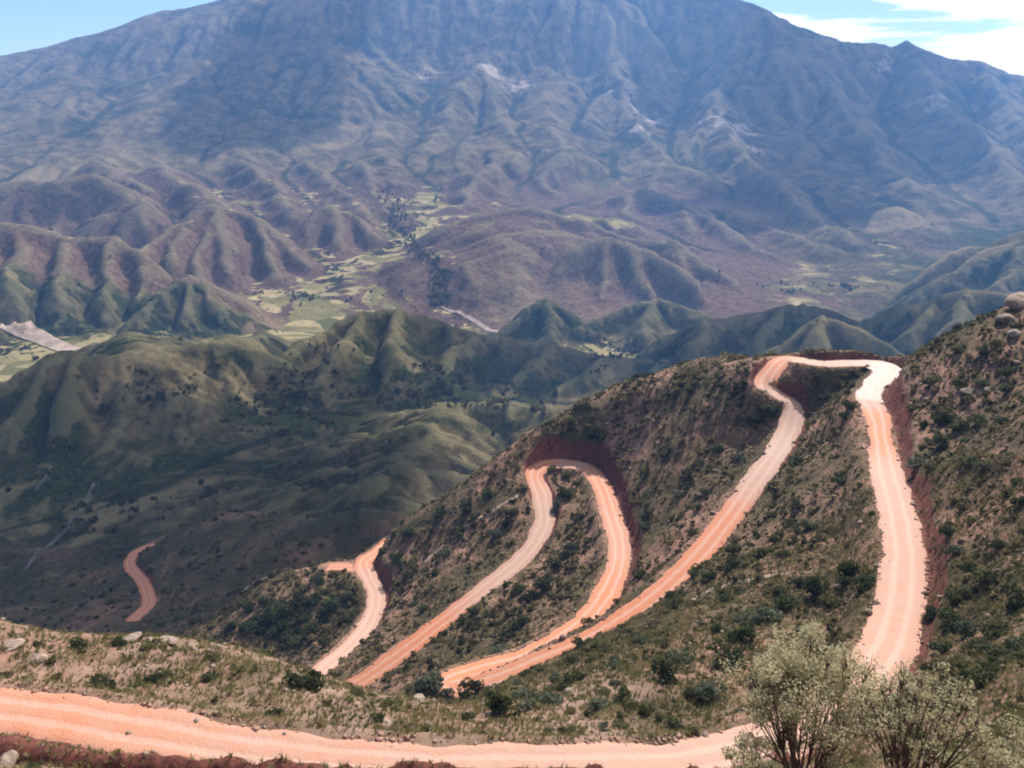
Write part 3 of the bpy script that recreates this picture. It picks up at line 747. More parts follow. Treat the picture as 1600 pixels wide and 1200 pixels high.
# ------------------------------------------------------------------ vegetation
def mat_leaf(name, dark, light, attr=None, obj_random=True, trans=.35):
    t = NT(name)
    v = t.attr(attr) if attr else t.n('ShaderNodeObjectInfo').outputs['Random']
    n = t.noise(2.2, 4, .7)
    f = t.math('ADD', t.math('MULTIPLY', v, .65), t.math('MULTIPLY', n, .45))
    c = t.mix(t.ramp(f, .2, .85), dark, light)
    b = t.n('ShaderNodeBsdfPrincipled'); t.set(b.inputs['Base Color'], c); b.inputs['Roughness'].default_value = .7; b.inputs['Specular IOR Level'].default_value = .15
    tr = t.n('ShaderNodeBsdfTranslucent'); t.set(tr.inputs['Color'], t.mix(.5, c, (.10, .11, .02)))
    mx = t.n('ShaderNodeMixShader'); mx.inputs[0].default_value = trans
    t.l(b.outputs[0], mx.inputs[1]); t.l(tr.outputs[0], mx.inputs[2]); t.l(mx.outputs[0], t.out.inputs['Surface'])
    return t.m
LEAF = {
    'dark green': mat_leaf('leaf_dark_green', (.020, .026, .011), (.052, .062, .025)),
    'olive': mat_leaf('leaf_olive', (.052, .055, .022), (.125, .120, .050)),
    'grey-green': mat_leaf('leaf_grey_green', (.050, .062, .044), (.115, .130, .088)),
    'brown': mat_leaf('leaf_brown', (.075, .055, .030), (.160, .115, .068)),
}
COVER = mat_leaf('leaf_cover', (.032, .032, .013), (.215, .160, .080), 'tint')
GRASS = mat_leaf('grass_blade', (.085, .095, .028), (.34, .26, .13), 'tint', trans=.3)
BARK = (lambda t: (t.bsdf(t.mix(t.ramp(t.noise(9, 5, .7), .3, .7), (.055, .036, .028), (.16, .11, .085)), .9), t.m)[1])(NT('bark'))

def leaf_quads(c, size, r, elong=1.7, up=.25):
    """Rhombic leaves centred on c with random attitudes."""
    n = len(c)
    a = r.normal(size=(n, 3)); a /= np.linalg.norm(a, axis=1)[:, None]
    nn = r.normal(size=(n, 3)); nn[:, 2] += up; nn -= (nn * a).sum(1)[:, None] * a; nn /= np.linalg.norm(nn, axis=1)[:, None]
    b = np.cross(nn, a)
    s = np.broadcast_to(np.asarray(size), (n,))[:, None] * r.uniform(.6, 1.3, (n, 1))
    V_ = np.stack([c - a * s * elong * .5, c + b * s * .5, c + a * s * elong * .5, c - b * s * .5], 1)
    return V_.reshape(-1, 3)

def crown_points(n, r, lobes=7, flat=.8, open_=.0):
    L = r.normal(size=(lobes, 3)); L /= np.linalg.norm(L, axis=1)[:, None]; L[:, 2] = np.abs(L[:, 2]) * .9
    L *= r.uniform(.35, .68, (lobes, 1)); R_ = r.uniform(.30, .52, lobes)
    k = r.integers(0, lobes, n)
    d = r.normal(size=(n, 3)); d /= np.linalg.norm(d, axis=1)[:, None]
    p = L[k] + d * (R_[k] * r.uniform(.55, 1.08, n) ** .6)[:, None]
    p[:, 2] = np.maximum(p[:, 2] * flat + .28, .02 + .1 * r.random(n))
    return p

def tubes(segs, sides=5):
    """segs: list of (p0, p1, r0, r1) -> one surface of tapered limbs"""
    V_, F_ = [], []
    for p0, p1, r0, r1 in segs:
        d = p1 - p0; d = d / (np.linalg.norm(d) + 1e-9)
        a = np.cross(d, [0.31, .77, .1]); a /= np.linalg.norm(a); b = np.cross(d, a); o = len(V_) * 1
        base = sum(len(v) for v in V_)
        th = np.linspace(0, 2 * math.pi, sides, endpoint=False)
        ring = np.cos(th)[:, None] * a + np.sin(th)[:, None] * b
        V_.append(np.r_[p0 + ring * r0, p1 + ring * r1])
        for i in range(sides):
            j = (i + 1) % sides
            F_.append((base + i, base + j, base + sides + j, base + sides + i))
    return np.concatenate(V_), np.array(F_)

def quads_mesh(name, V_, attrs=None):
    return mesh_from(name, V_, np.arange(len(V_)).reshape(-1, 4), attrs)

# --- where shrubs may stand
def in_frame(x, y, z, m=25):
    u, v, w_ = project(x, y, z)
    return (w_ > 1) & (u > -m) & (u < 1600 + m) & (v > -m) & (v < 1200 + m)
def seen(x, y, z, lift):
    ok = np.ones(len(x), bool)
    for t_ in np.linspace(.12, .985, 60):
        ok &= (z + lift) * t_ > near_z(x * t_, y * t_) + .05
    return ok
nb = 75000
cxs = rng.uniform(-250, 118, nb); cys = rng.uniform(8, 400, nb)
# thin the far corner, keep more close to the eye
hh = np.hypot(cxs, cys)
pk = np.where(hh < 100, 1.0, np.where(hh < 260, 1.0, .38))
big_n = fbm(cxs / 22, cys / 22, 3, 131)
dr = bil(gx, gy, dry, cxs, cys); bk = bil(gx, gy, bank, cxs, cys); rd_ = bil(gx, gy, road_d, cxs, cys)
pk = np.where((hh > 262) & (cxs < -30), pk * .5, pk)
pk = pk * np.clip(.55 + 1.0 * big_n + .6 * fbm(cxs / 7, cys / 7, 2, 133), .08, 1) * np.where(dr > .35, .30, 1) * (rng.random(nb) > bk * np.where(hh < 70, .8, 1.1)) * (rd_ > 1.3)
ok = (rng.random(nb) < pk) & (hh > 24)
cxs, cys = cxs[ok], cys[ok]; czs = near_z(cxs, cys)
ok = in_frame(cxs, cys, czs); cxs, cys, czs = cxs[ok], cys[ok], czs[ok]
ok = seen(cxs, cys, czs, 1.6); cxs, cys, czs = cxs[ok], cys[ok], czs[ok]
dist = np.sqrt(cxs ** 2 + cys ** 2 + czs ** 2)
rad = np.exp(rng.normal(-.42, .42, len(cxs))) * np.interp(dist, [40, 90, 160, 300], [.55, .85, 1.05, 1.5])
rad = np.clip(rad, .22, 2.2)
print('shrub sites', len(cxs), round(time.time() - T0, 1))

# prominent shrubs read off the photograph: pixel, half-width in pixels, kind, squash
HERO = [(478,1062,33,'dark green',1.05),(672,1068,30,'grey-green',1.0),(736,1078,24,'dark green',1.1),(783,1104,27,'dark green',1.1),(700,1085,18,'grey-green',.9),(815,1085,17,'grey-green',.9),
        (860,1092,22,'grey-green',.85),(935,1100,20,'grey-green',.9),(985,1100,17,'olive',.9),(1000,1160,24,'olive',.8),(1108,1080,28,'grey-green',.95),(1040,1050,30,'dark green',.95),(1062,1022,26,'grey-green',.9),
        (1130,1022,28,'dark green',.9),(1160,990,26,'dark green',.95),(1195,960,28,'grey-green',.9),(1225,935,22,'dark green',.9),(1273,918,24,'dark green',1.2),(1322,893,22,'dark green',1.4),(1352,905,20,'dark green',.9),(1355,958,16,'dark green',1.0),
        (1170,1120,20,'olive',.8),(1205,1100,24,'grey-green',.9),(1235,1075,22,'olive',.9),(1150,1140,16,'olive',.8),(1190,1060,22,'grey-green',.9),(1298,940,18,'olive',.9),(930,682,17,'dark green',1.5),(885,768,17,'dark green',1.0),(870,790,14,'grey-green',.9),(850,910,20,'dark green',.9),(870,880,16,'dark green',.9),(830,930,16,'dark green',.9),
        (1475,650,24,'dark green',.9),(1455,590,18,'olive',.8),(1500,600,16,'dark green',.8),(1470,690,18,'dark green',.9),(1480,830,18,'dark green',.9),(1490,860,17,'grey-green',.9),(1540,900,20,'olive',.9),(1500,930,20,'olive',.9),(1560,850,16,'dark green',.9),(1455,960,17,'dark green',.9),(1510,985,24,'grey-green',.8),(1555,980,24,'olive',.9),(1590,1010,22,'grey-green',.9),(1470,1010,18,'dark green',.8),(1540,1060,24,'dark green',.7),(1500,1040,22,'olive',.9),
        (1320,650,12,'dark green',1.0),(1200,640,20,'dark green',.7),(1165,650,16,'dark green',.8),(1120,700,12,'dark green',1.),(1060,770,12,'grey-green',.9),(1090,790,11,'dark green',.9),(1010,820,12,'grey-green',.9),
        (760,770,14,'dark green',.9),(730,790,16,'dark green',.9),(690,800,16,'dark green',.9),(640,830,17,'dark green',.9),(620,870,16,'dark green',.9),(700,860,14,'grey-green',.8),(800,800,14,'dark green',.9),(775,830,15,'grey-green',.9),(660,950,13,'dark green',.9),(640,900,12,'dark green',.9),
        (480,930,26,'dark green',.7),(440,950,26,'dark green',.7),(520,940,20,'dark green',.8),(400,970,22,'dark green',.6),(545,960,14,'olive',.9),(360,975,16,'dark green',.7),(465,1000,16,'olive',.9),(510,1000,16,'olive',.9),
        (605,1100,16,'olive',.8),(560,1080,14,'olive',.8),(230,1010,12,'olive',.7),(330,1025,14,'olive',.7),(305,1120,12,'olive',.8),(590,1120,12,'olive',.8),(940,1080,14,'olive',.9),(900,1140,15,'olive',.7),(970,1130,13,'olive',.7),(1080,1140,14,'olive',.8),(1030,1120,12,'olive',.8),(870,1060,14,'grey-green',.9),(960,1040,15,'grey-green',.9),(1000,1000,15,'grey-green',.9)]
hr0 = np.random.default_rng(61)
for _ in range(26):  # random dark shrubs added to stand in for deep shade on this slope
    a_ = hr0.uniform(385, 545); HERO.append((a_, hr0.uniform(905 + max(0, 470 - a_) * .45, 985 + (a_ - 400) * .12), hr0.uniform(9, 16), 'dark green', hr0.uniform(.65, .9)))
ind = []
for px, py, rp, kind, sq in HERO:
    p = hit(px, py + rp * .45)
    if p is None: continue
    d = np.linalg.norm(p)
    if bil(gx, gy, road_d, p[0], p[1]) < .6: continue
    ind.append((p[0], p[1], rp * d / F, kind, sq))
hx_ = np.array([q[0] for q in ind]); hy_ = np.array([q[1] for q in ind]); hr_ = np.array([q[2] for q in ind])
clear = np.array([np.min(np.hypot(hx_ - x, hy_ - y) - hr_ * .8) > .2 for x, y in zip(cxs, cys)])
cxs, cys, czs, rad, dist = cxs[clear], cys[clear], czs[clear], rad[clear], dist[clear]
order = np.argsort(-(rad / dist))
N_IND = 296 - len(ind)
for i in order[:N_IND]:
    v = gnoise(cxs[i] / 15 + 3, cys[i] / 15, 141) + rng.normal(0, .35)
    kind = 'dark green' if v < -.05 else ('grey-green' if v < .2 else ('olive' if v < .75 else 'brown'))
    ind.append((cxs[i], cys[i], rad[i], kind, rng.uniform(.65, 1.0)))
rest = order[N_IND:]

# --- individual shrubs: five shapes, copied
KIND_SHAPES = {}
def shrub_meshes(seed):
    r = np.random.default_rng(seed)
    fol = leaf_quads(crown_points(620, r, 6 + seed % 4, .85), .125, r)
    segs = []
    for k in range(6):
        a = r.uniform(0, 6.28); tip = np.array([math.cos(a) * r.uniform(.3, .6), math.sin(a) * r.uniform(.3, .6), r.uniform(.5, .85)])
        m_ = tip * np.array([.35, .35, .5]); segs += [(np.array([0, 0, -.12]), m_, .045, .03), (m_, tip, .03, .01)]
    return fol, segs
PROTO = [shrub_meshes(500 + k) for k in range(6)]
FOL_ME, STEM_ME = {}, []
for k, (fol, segs) in enumerate(PROTO):
    for kind in LEAF:
        me = quads_mesh('shrub_foliage', fol); me.materials.append(LEAF[kind]); FOL_ME[k, kind] = me
    v_, f_ = tubes(segs, 4); me = mesh_from('shrub_stem', v_, f_); me.materials.append(BARK); STEM_ME.append(me)

ROADNAME = [(0, 'foreground road'), (1, 'right-hand road'), (2, 'long diagonal road'), (3, 'orange inner road'), (4, 'pale middle road'), (5, 'lowest hairpin road')]
leg_cut = [0, kF, nearest_idx(at_z(1254,562,-64.6)), nearest_idx(at_z(700,1070,-96.6)), nearest_idx(at_z(870,724,-105.5)), nearest_idx(at_z(475,1075,-129.)), len(main)]
def describe(x, y, r, kind, sq):
    z = float(near_z(x, y)); u, v, _ = project(x, y, z + r * .6)
    d = np.hypot(main[:, 0] - x, main[:, 1] - y); i = int(np.argmin(d)); leg = max(k for k in range(6) if i >= leg_cut[k]); nm = ROADNAME[leg][1]
    S = main[min(max(i, 2), len(main) - 3) - 2:][:5]
    t_ = S[-1, :2] - S[0, :2]; side = t_[0] * (y - main[i, 1]) - t_[1] * (x - main[i, 0])
    su, sv, _ = project(*main[i, :3])
    if d[i] < 4.6: where = 'at the ' + ('left' if u < su else 'right') + ' edge of the ' + nm
    elif d[i] < 15: where = ('left of' if u < su else 'right of') + ' the ' + nm if abs(u - su) > abs(v - sv) else ('above' if v < sv else 'below') + ' the ' + nm
    elif u > 1390 and v < 1060: where = 'on the steep right-hand slope'
    elif v > 960 and u < 1350 and math.hypot(x, y) < 110: where = 'on the near brow'
    elif u < 560: where = 'on the dark lower slope'
    else: where = 'on slope near the ' + nm
    w_ = r / F * 0 + r
    size = 'small' if w_ < .85 else ('medium' if w_ < 1.35 else 'large')
    shape = 'upright' if sq > 1.05 else ('low' if sq < .74 else 'rounded')
    return u, v, size, shape, where
LAB = []
for q in ind: LAB.append(describe(*q))
def finish_labels():
    base = {}
    for n, (q, d) in enumerate(zip(ind, LAB)):
        base.setdefault((d[2], d[3], q[3], d[4]), []).append(n)
    out = [None] * len(ind)
    ords = ['first', 'second', 'third', 'fourth', 'fifth', 'sixth', 'seventh', 'eighth', 'ninth', 'tenth', 'eleventh', 'twelfth']
    for (size, shape, kind, where), L in base.items():
        s = f'{size} {shape} {kind} shrub {where}'.replace('long diagonal', 'diagonal')
        L.sort(key=lambda n: LAB[n][0])
        if len(L) == 1: out[L[0]] = s
        elif len(L) == 2: out[L[0]] = s + ', left of two'; out[L[1]] = s + ', right of two'
        else:
            for k, n in enumerate(L):
                out[n] = s + (', leftmost' if k == 0 else ', rightmost' if k == len(L) - 1 else f', {ords[min(k, 11)]} from left')
    return out
LABELS = finish_labels()
rr = random.Random(3)
for n, (q, lab) in enumerate(zip(ind, LABELS)):
    x, y, r, kind, sq = q
    z = float(near_z(x, y)); k = rr.randrange(len(PROTO)); u, v, fw = project(x, y, z)
    bigpx = r / fw * F > 15
    if bigpx:
        root = link('shrub', None, label=lab, cat='shrub', group='shrubs scattered over the slopes')
        a = link('foliage', FOL_ME[k, kind], parent=root); b = link('stem', STEM_ME[k], parent=root)
    else:
        root = link('shrub', FOL_ME[k, kind], label=lab, cat='shrub', group='shrubs scattered over the slopes')
    root.location = (x, y, z - .08 * r); root.rotation_euler = (0, 0, rr.uniform(0, 6.28))
    root.scale = (r * rr.uniform(.9, 1.1), r * rr.uniform(.9, 1.1), r * sq * rr.uniform(.92, 1.08))

# --- the rest of the scrub as one cover
pr = np.random.default_rng(77)
PV = [leaf_quads(crown_points(42, pr, 5, .75), .40, pr) for _ in range(10)]
def scatter(name, xs, ys, zs, rs, zscale, protos, mat, r, tint):
    chunks, tn = [], []
    for x, y, z, s, sc, tt in zip(xs, ys, zs, rs, zscale, tint):
        P = protos[r.integers(len(protos))]; a = r.uniform(0, 6.28); c_, s_ = math.cos(a), math.sin(a)
        Q = np.empty_like(P); Q[:, 0] = (P[:, 0] * c_ - P[:, 1] * s_) * s + x; Q[:, 1] = (P[:, 0] * s_ + P[:, 1] * c_) * s + y; Q[:, 2] = P[:, 2] * s * sc + z
        chunks.append(Q); tn.append(np.full(len(P), tt))
    return link(name, quads_mesh(name, np.concatenate(chunks), {'tint': np.concatenate(tn)}), mat, kind='stuff')
ti = np.clip(.42 + .38 * gnoise(cxs[rest] / 13, cys[rest] / 13, 151) + pr.normal(0, .24, len(rest)), 0, 1)
scatter('scrub', cxs[rest], cys[rest], czs[rest] - .05, rad[rest] * .95, pr.uniform(.55, .95, len(rest)), PV, COVER, pr, ti)

# --- low dense scrub that covers the slopes between the shrubs
nl_ = 110000
lx = rng.uniform(-170, 118, nl_); ly = rng.uniform(48, 300, nl_); lh = np.hypot(lx, ly); lz = near_z(lx, ly)
ok = in_frame(lx, ly, lz, 5) & (bil(gx, gy, road_d, lx, ly) > .7) & (rng.random(nl_) < np.clip(.62 + .8 * fbm(lx / 11, ly / 11, 4, 181), .06, 1) * np.where(bil(gx, gy, bank, lx, ly) > .4, .10, 1) * np.where(bil(gx, gy, dry, lx, ly) > .35, .15, 1) * np.where((lh > 262) & (lx < -30), .3, 1))
lx, ly, lz = lx[ok], ly[ok], lz[ok]
ok = seen(lx, ly, lz, .4); lx, ly, lz = lx[ok], ly[ok], lz[ok]
LV = [leaf_quads(crown_points(13, pr, 4, .6), .62, pr) for _ in range(8)]
scatter('low_scrub', lx, ly, lz - .08, np.exp(pr.normal(-1.0, .33, len(lx))), pr.uniform(.5, .9, len(lx)), LV, COVER, pr, np.clip(.55 + .45 * gnoise(lx / 9, ly / 9, 183) + pr.normal(0, .25, len(lx)), 0, 1))
print('low scrub', len(lx))
# --- grass tussocks near the eye
ng = 210000
tx = rng.uniform(-75, 70, ng); ty = rng.uniform(12, 125, ng); th_ = np.hypot(tx, ty)
tz = near_z(tx, ty)
okg = (th_ > 20) & in_frame(tx, ty, tz, 10) & (bil(gx, gy, road_d, tx, ty) > .35) & (rng.random(ng) < np.clip(.55 + .7 * fbm(tx / 5, ty / 5, 3, 161), .08, 1) * np.where(bil(gx, gy, bank, tx, ty) > .5, .55, 1))
tx, ty, tz = tx[okg], ty[okg], tz[okg]
okg = seen(tx, ty, tz, .3); tx, ty, tz = tx[okg], ty[okg], tz[okg]
def tuft(r):
    n = 12; a = r.uniform(0, 6.28, n); l = r.uniform(.5, 1.0, n); lean = r.uniform(.15, .8, n); w_ = .055
    V_ = np.zeros((n, 4, 3))
    ca, sa = np.cos(a), np.sin(a)
    V_[:, 0] = np.c_[-sa * w_, ca * w_, a * 0]; V_[:, 1] = np.c_[sa * w_, -ca * w_, a * 0]
    tip = np.c_[ca * lean * l, sa * lean * l, l * (1 - .35 * lean)]
    V_[:, 2] = tip + np.c_[sa * .012, -ca * .012, a * 0]; V_[:, 3] = tip - np.c_[sa * .012, -ca * .012, a * 0]
    return V_.reshape(-1, 3)
GT = [tuft(pr) for _ in range(8)]
scatter('grass', tx, ty, tz - .02, pr.uniform(.25, .62, len(tx)), pr.uniform(.7, 1.1, len(tx)), GT, GRASS, pr, np.clip(.45 + .5 * gnoise(tx / 7, ty / 7, 171) + pr.normal(0, .2, len(tx)), 0, 1))
print('tufts', len(tx), round(time.time() - T0, 1))

# --- stones
def stone_mesh(r, nsub=2, rough=.35):
    bm_ = bpy.data.meshes.new('boulder')
    import bmesh
    b = bmesh.new(); bmesh.ops.create_icosphere(b, subdivisions=nsub, radius=1)
    off = r.uniform(0, 50, 3)
    pl = r.normal(size=(9, 3)); pl /= np.linalg.norm(pl, axis=1)[:, None]; dd = r.uniform(.62, .95, 9)
    for v in b.verts:
        c = np.array(v.co)
        for p_, q_ in zip(pl, dd):
            s_ = c @ p_ - q_
            if s_ > 0: c = c - p_ * s_
        c *= 1 + .10 * float(fbm(c[0] * 2 + off[0] + c[2], c[1] * 2 + off[1] - c[2], 3, 7))
        v.co = c * np.array([1, .8, .62])
    b.to_mesh(bm_); b.free(); return bm_
t = NT('stone'); t.bsdf(t.mix(t.ramp(t.noise(3, 7, .7), .35, .65), (.15, .105, .08), (.31, .235, .185)), .9, t.bump(t.noise(8, 6, .7), .6, .05)); STONE = t.m
sr = np.random.default_rng(9)
SM = [stone_mesh(sr, 3) for _ in range(5)]
for m_ in SM: m_.materials.append(STONE)
BOULD = [(1596,474,26,'large pale rock outcrop on the skyline at the right edge'),(1572,500,15,'second boulder just below and left of the skyline outcrop'),(1584,522,12,'pale boulder under the skyline rock outcrop'),
         (1512,612,15,'pale grey boulder midway up the steep right-hand slope'),(1543,608,9,'small pale stone right of the grey boulder on the steep slope'),(1507,664,9,'pale flat stone beside a faint gully on the right-hand slope'),(1590,566,10,'pale stone at the right edge high on the steep slope'),
         (1568,590,8,'small pale stone among scrub high on the right-hand slope'),(1440,600,6,'tiny pale stone above the red bank of the right-hand road'),
         (200,1000,17,'pale ledge rock on the left brow above the dark gully'),(262,1002,14,'pinkish ledge rock right of the pale ledge on the brow'),(232,999,9,'small pinkish rock between two ledge rocks on the brow'),(18,1010,14,'flat pale rock on the far left of the brow'),(60,1030,12,'low pale rock on the left bank above the foreground road'),
         (655,1092,11,'pale flat stone under shrubs on the brow'),(890,1080,9,'pale stone between grey-green shrubs on the brow'),(602,1128,9,'flat stone on grassy ground above the foreground road'),(1545,962,9,'pale stone on grass slope right of the road'),(1585,1158,15,'pink rounded rock at the lower right edge'),(10,1192,14,'grey rock in the lower left corner'),
         (1470,932,8,'pale stone at the foot of the right-hand slope'),(1100,1150,8,'pale stone above the foreground road near the big bush')]
for px, py, rp, lab in BOULD:
    p = hit(px, py + 2)
    if p is None: continue
    r = rp * np.linalg.norm(p) / F * (.7 if px > 1430 and 'outcrop' not in lab else 1)
    o = link('boulder', SM[sr.integers(5)], label=lab, cat='rock', group='pale rocks on the slopes')
    o.location = (p[0], p[1], p[2] + r * .12); o.scale = (r * (1.25 if py > 980 and px < 700 else 1), r, r * (.42 if 'ledge' in lab or 'flat' in lab else .85)); o.rotation_euler = (sr.uniform(-.2, .2), sr.uniform(-.2, .2), sr.uniform(0, 6.28))
# loose stones: one scatter
ns = 16000
sx_ = rng.uniform(-75, 90, ns); sy_ = rng.uniform(20, 200, ns); sz_ = near_z(sx_, sy_)
dd_ = np.sqrt(sx_ ** 2 + sy_ ** 2 + sz_ ** 2); rdd = bil(gx, gy, road_d, sx_, sy_)
ks = in_frame(sx_, sy_, sz_, 5) & (rng.random(ns) < np.where(np.abs(rdd) < .7, .9, np.where(rdd > .7, np.where(bil(gx, gy, dry, sx_, sy_) > .3, .6, .22), .006)))
sx_, sy_, sz_ = sx_[ks], sy_[ks], sz_[ks]
ks = seen(sx_, sy_, sz_, .2); sx_, sy_, sz_ = sx_[ks], sy_[ks], sz_[ks]
oc = np.array([(1,0,0),(-1,0,0),(0,1,0),(0,-1,0),(0,0,1),(0,0,-.6)], float); of = np.array([(0,2,4),(2,1,4),(1,3,4),(3,0,4),(2,0,5),(1,2,5),(3,1,5),(0,3,5)])
n = len(sx_); rs_ = np.exp(pr.normal(-2.2, .5, n)) * np.where(np.hypot(sx_, sy_) > 90, 1.7, 1.2)
V_ = oc[None] * pr.uniform(.6, 1.3, (n, 6, 1)) * rs_[:, None, None]
an = pr.uniform(0, 6.28, n); c_, s_ = np.cos(an)[:, None], np.sin(an)[:, None]
V_ = np.stack([V_[..., 0] * c_ - V_[..., 1] * s_, V_[..., 0] * s_ + V_[..., 1] * c_, V_[..., 2] * .8], -1) + np.stack([sx_, sy_, sz_ + rs_ * .2], -1)[:, None]
link('scattered_stones', mesh_from('scattered_stones', V_.reshape(-1, 3), (of[None] + (np.arange(n) * 6)[:, None, None]).reshape(-1, 3)), STONE, kind='stuff')

# spoil and stones spilled along the road edges
RUB = (lambda t: (t.bsdf(t.mix(t.ramp(t.noise(4, 5, .7), .3, .7), (.17, .075, .055), (.42, .27, .20)), .95), t.m)[1])(NT('road_rubble'))
m_i = pr.integers(3, len(main) - 3, 9000); tg = main[m_i + 3, :2] - main[m_i - 3, :2]; tg /= np.linalg.norm(tg, axis=1)[:, None]
sd_ = np.where(pr.random(9000) < .5, 1, -1) * (wmain[m_i] / 2 + pr.normal(.05, .32, 9000)); ex = main[m_i, 0] - tg[:, 1] * sd_; ey = main[m_i, 1] + tg[:, 0] * sd_; ez = near_z(ex, ey) + .06
clu = pr.random(9000) < np.clip(.45 + 1.2 * gnoise(m_i / 17, np.sign(sd_) * 9.3, 187), .05, 1); ok = clu & in_frame(ex, ey, ez, 5)
ex, ey, ez = ex[ok], ey[ok], ez[ok]; n = len(ex); rs_ = np.exp(pr.normal(-1.95, .45, n))
V_ = oc[None] * pr.uniform(.6, 1.3, (n, 6, 1)) * rs_[:, None, None]; an = pr.uniform(0, 6.28, n); c_, s_ = np.cos(an)[:, None], np.sin(an)[:, None]
V_ = np.stack([V_[..., 0] * c_ - V_[..., 1] * s_, V_[..., 0] * s_ + V_[..., 1] * c_, V_[..., 2] * .7], -1) + np.stack([ex, ey, ez], -1)[:, None]
link('road_rubble', mesh_from('road_rubble', V_.reshape(-1, 3), (of[None] + (np.arange(n) * 6)[:, None, None]).reshape(-1, 3)), RUB, kind='stuff')

# --- the tall bushes close to the eye
def big_bush(base, lobes_def, seed, leaf, label, mat):
    """Stems fan out of one root; each ends in twigs that carry a clump of small leaves."""
    r = np.random.default_rng(seed)
    root = link('tall_bush', None, label=label, cat='bush', group='tall bushes close to the viewer'); root.location = base
    nl, cx_, rx, rz, zc, lr, per, nstem, hollow = lobes_def
    tips = []
    while len(tips) < nl:
        d = r.normal(size=3); d /= np.linalg.norm(d); d[2] = abs(d[2]) if r.random() < .72 else d[2] * .5
        p = np.array([cx_ + d[0] * rx, d[1] * rx * .9, zc + d[2] * rz]) * 1.0
        p = p - (p - np.array([cx_, 0, zc])) * r.uniform(0, hollow)
        if p[2] > .25: tips.append(p)
    tips = np.array(tips)
    stems = []
    for k in range(nstem):
        a = 6.28 * k / nstem + r.uniform(-.5, .5); stems.append(np.array([.10 * math.cos(a), .10 * math.sin(a), -.2]))
    ctrs, nxt = [], tips.copy()
    V0, F0, nv = [], [], 0
    def limb(P, r0, r1):
        nonlocal nv
        rr_ = np.linspace(r0, r1, len(P)); segs = [(P[q], P[q + 1], rr_[q], rr_[q + 1]) for q in range(len(P) - 1)]
        v_, f_ = tubes(segs, 5); V0.append(v_); F0.append(f_ + nv); nv += len(v_)
    grp = r.integers(0, nstem, nl); 
    az_ = np.arctan2(tips[:, 1], tips[:, 0] - cx_ * .2); grp = np.argsort(np.argsort(az_)) * nstem // nl
    for k in range(nstem):
        T = tips[grp == k]
        if not len(T): continue
        fork = stems[k] * .4 + T.mean(0) * .52 + r.normal(0, .05, 3)
        m_ = (stems[k] + fork) / 2 + r.normal(0, .06, 3)
        P = [stems[k] * (1 - t_) ** 2 + 2 * m_ * t_ * (1 - t_) + fork * t_ * t_ for t_ in np.linspace(0, 1, 6)]
        limb(P, .032, .018)
        for q in T:
            m_ = (fork + q) / 2 + r.normal(0, .07, 3)
            limb([fork * (1 - t_) ** 2 + 2 * m_ * t_ * (1 - t_) + q * t_ * t_ for t_ in np.linspace(0, 1, 5)], .015, .006)
            for _ in range(5):
                e_ = q + r.normal(0, lr * .55, 3) + np.array([0, 0, lr * .3]); limb([q * .9 + fork * .1, (q + e_) / 2 + r.normal(0, .02, 3), e_], .008, .003)
    link('branch', mesh_from('branch', np.concatenate(V0), np.concatenate(F0), None, True), BARK, parent=root)
    n = nl * per; k = r.integers(0, nl, n)
    d = r.normal(size=(n, 3)); d /= np.linalg.norm(d, axis=1)[:, None]
    sz = lr * r.uniform(.55, 1.25, nl)
    c = tips[k] + d * (sz[k] * r.uniform(.05, 1, n) ** .55)[:, None] * np.array([1, 1, .8]) + np.array([0, 0, lr * .25])
    link('foliage', quads_mesh('foliage', leaf_quads(c, leaf, r, 2.0, 1.5)), mat, parent=root)
    return root
PALE = mat_leaf('leaf_pale_olive', (.27, .24, .13), (.54, .475, .30), trans=.55)
PALE2 = mat_leaf('leaf_silver_olive', (.25, .22, .12), (.49, .43, .27), trans=.4)
def base_at(px, h):
    d = ray(px, 1200); x, y = d[0] * h / math.hypot(d[0], d[1]), d[1] * h / math.hypot(d[0], d[1])
    return (x, y, float(near_z(x, y)))
for px_, h_, ldef, sd_, leaf_, lab_, pale_ in BUSHES:
    big_bush(base_at(px_, h_), ldef, sd_, leaf_, lab_, PALE if pale_ else PALE2)

# --- far woodland: dark trees too many to count
fr_ = np.random.default_rng(21)
pts = []
def line_trees(P, n, wpx):
    P = np.array(P, float); seg = np.r_[0, np.cumsum(np.hypot(*np.diff(P, axis=0).T))]
    for _ in range(n):
        if pts and fr_.random() < .72:
            q = pts[-1 - int(fr_.integers(min(len(pts), 12)))]; pts.append((q[0] + fr_.normal(0, 4.5), q[1] + fr_.normal(0, 2.4))); continue
        s_ = fr_.uniform(0, seg[-1]); pts.append((np.interp(s_, seg, P[:, 0]) + fr_.normal(0, wpx), np.interp(s_, seg, P[:, 1]) + fr_.normal(0, wpx * .6)))
line_trees([(602,300),(625,345),(650,390),(690,430),(685,475)], 800, 7)
line_trees([(400,470),(520,470),(640,455)], 60, 12)
line_trees([(520,560),(460,600),(400,640),(560,640)], 480, 34)
line_trees([(700,580),(780,600),(840,620)], 330, 28)
line_trees([(620,640),(680,600),(560,600)], 240, 30)
line_trees([(930,560),(1000,545),(1080,560)], 200, 22)
line_trees([(1200,440),(1300,450),(1400,440)], 60, 14)
line_trees([(0,520),(30,560),(60,540)], 60, 14)
line_trees([(20,690),(60,690),(100,700)], 60, 12)
line_trees([(150,620),(300,600),(200,640)], 120, 30)
line_trees([(100,830),(200,790),(300,780),(380,760)], 200, 25)
for _ in range(160): pts.append((fr_.uniform(0, 1600), fr_.uniform(280, 780)))
wx_, wy_, wz_, wr_ = [], [], [], []
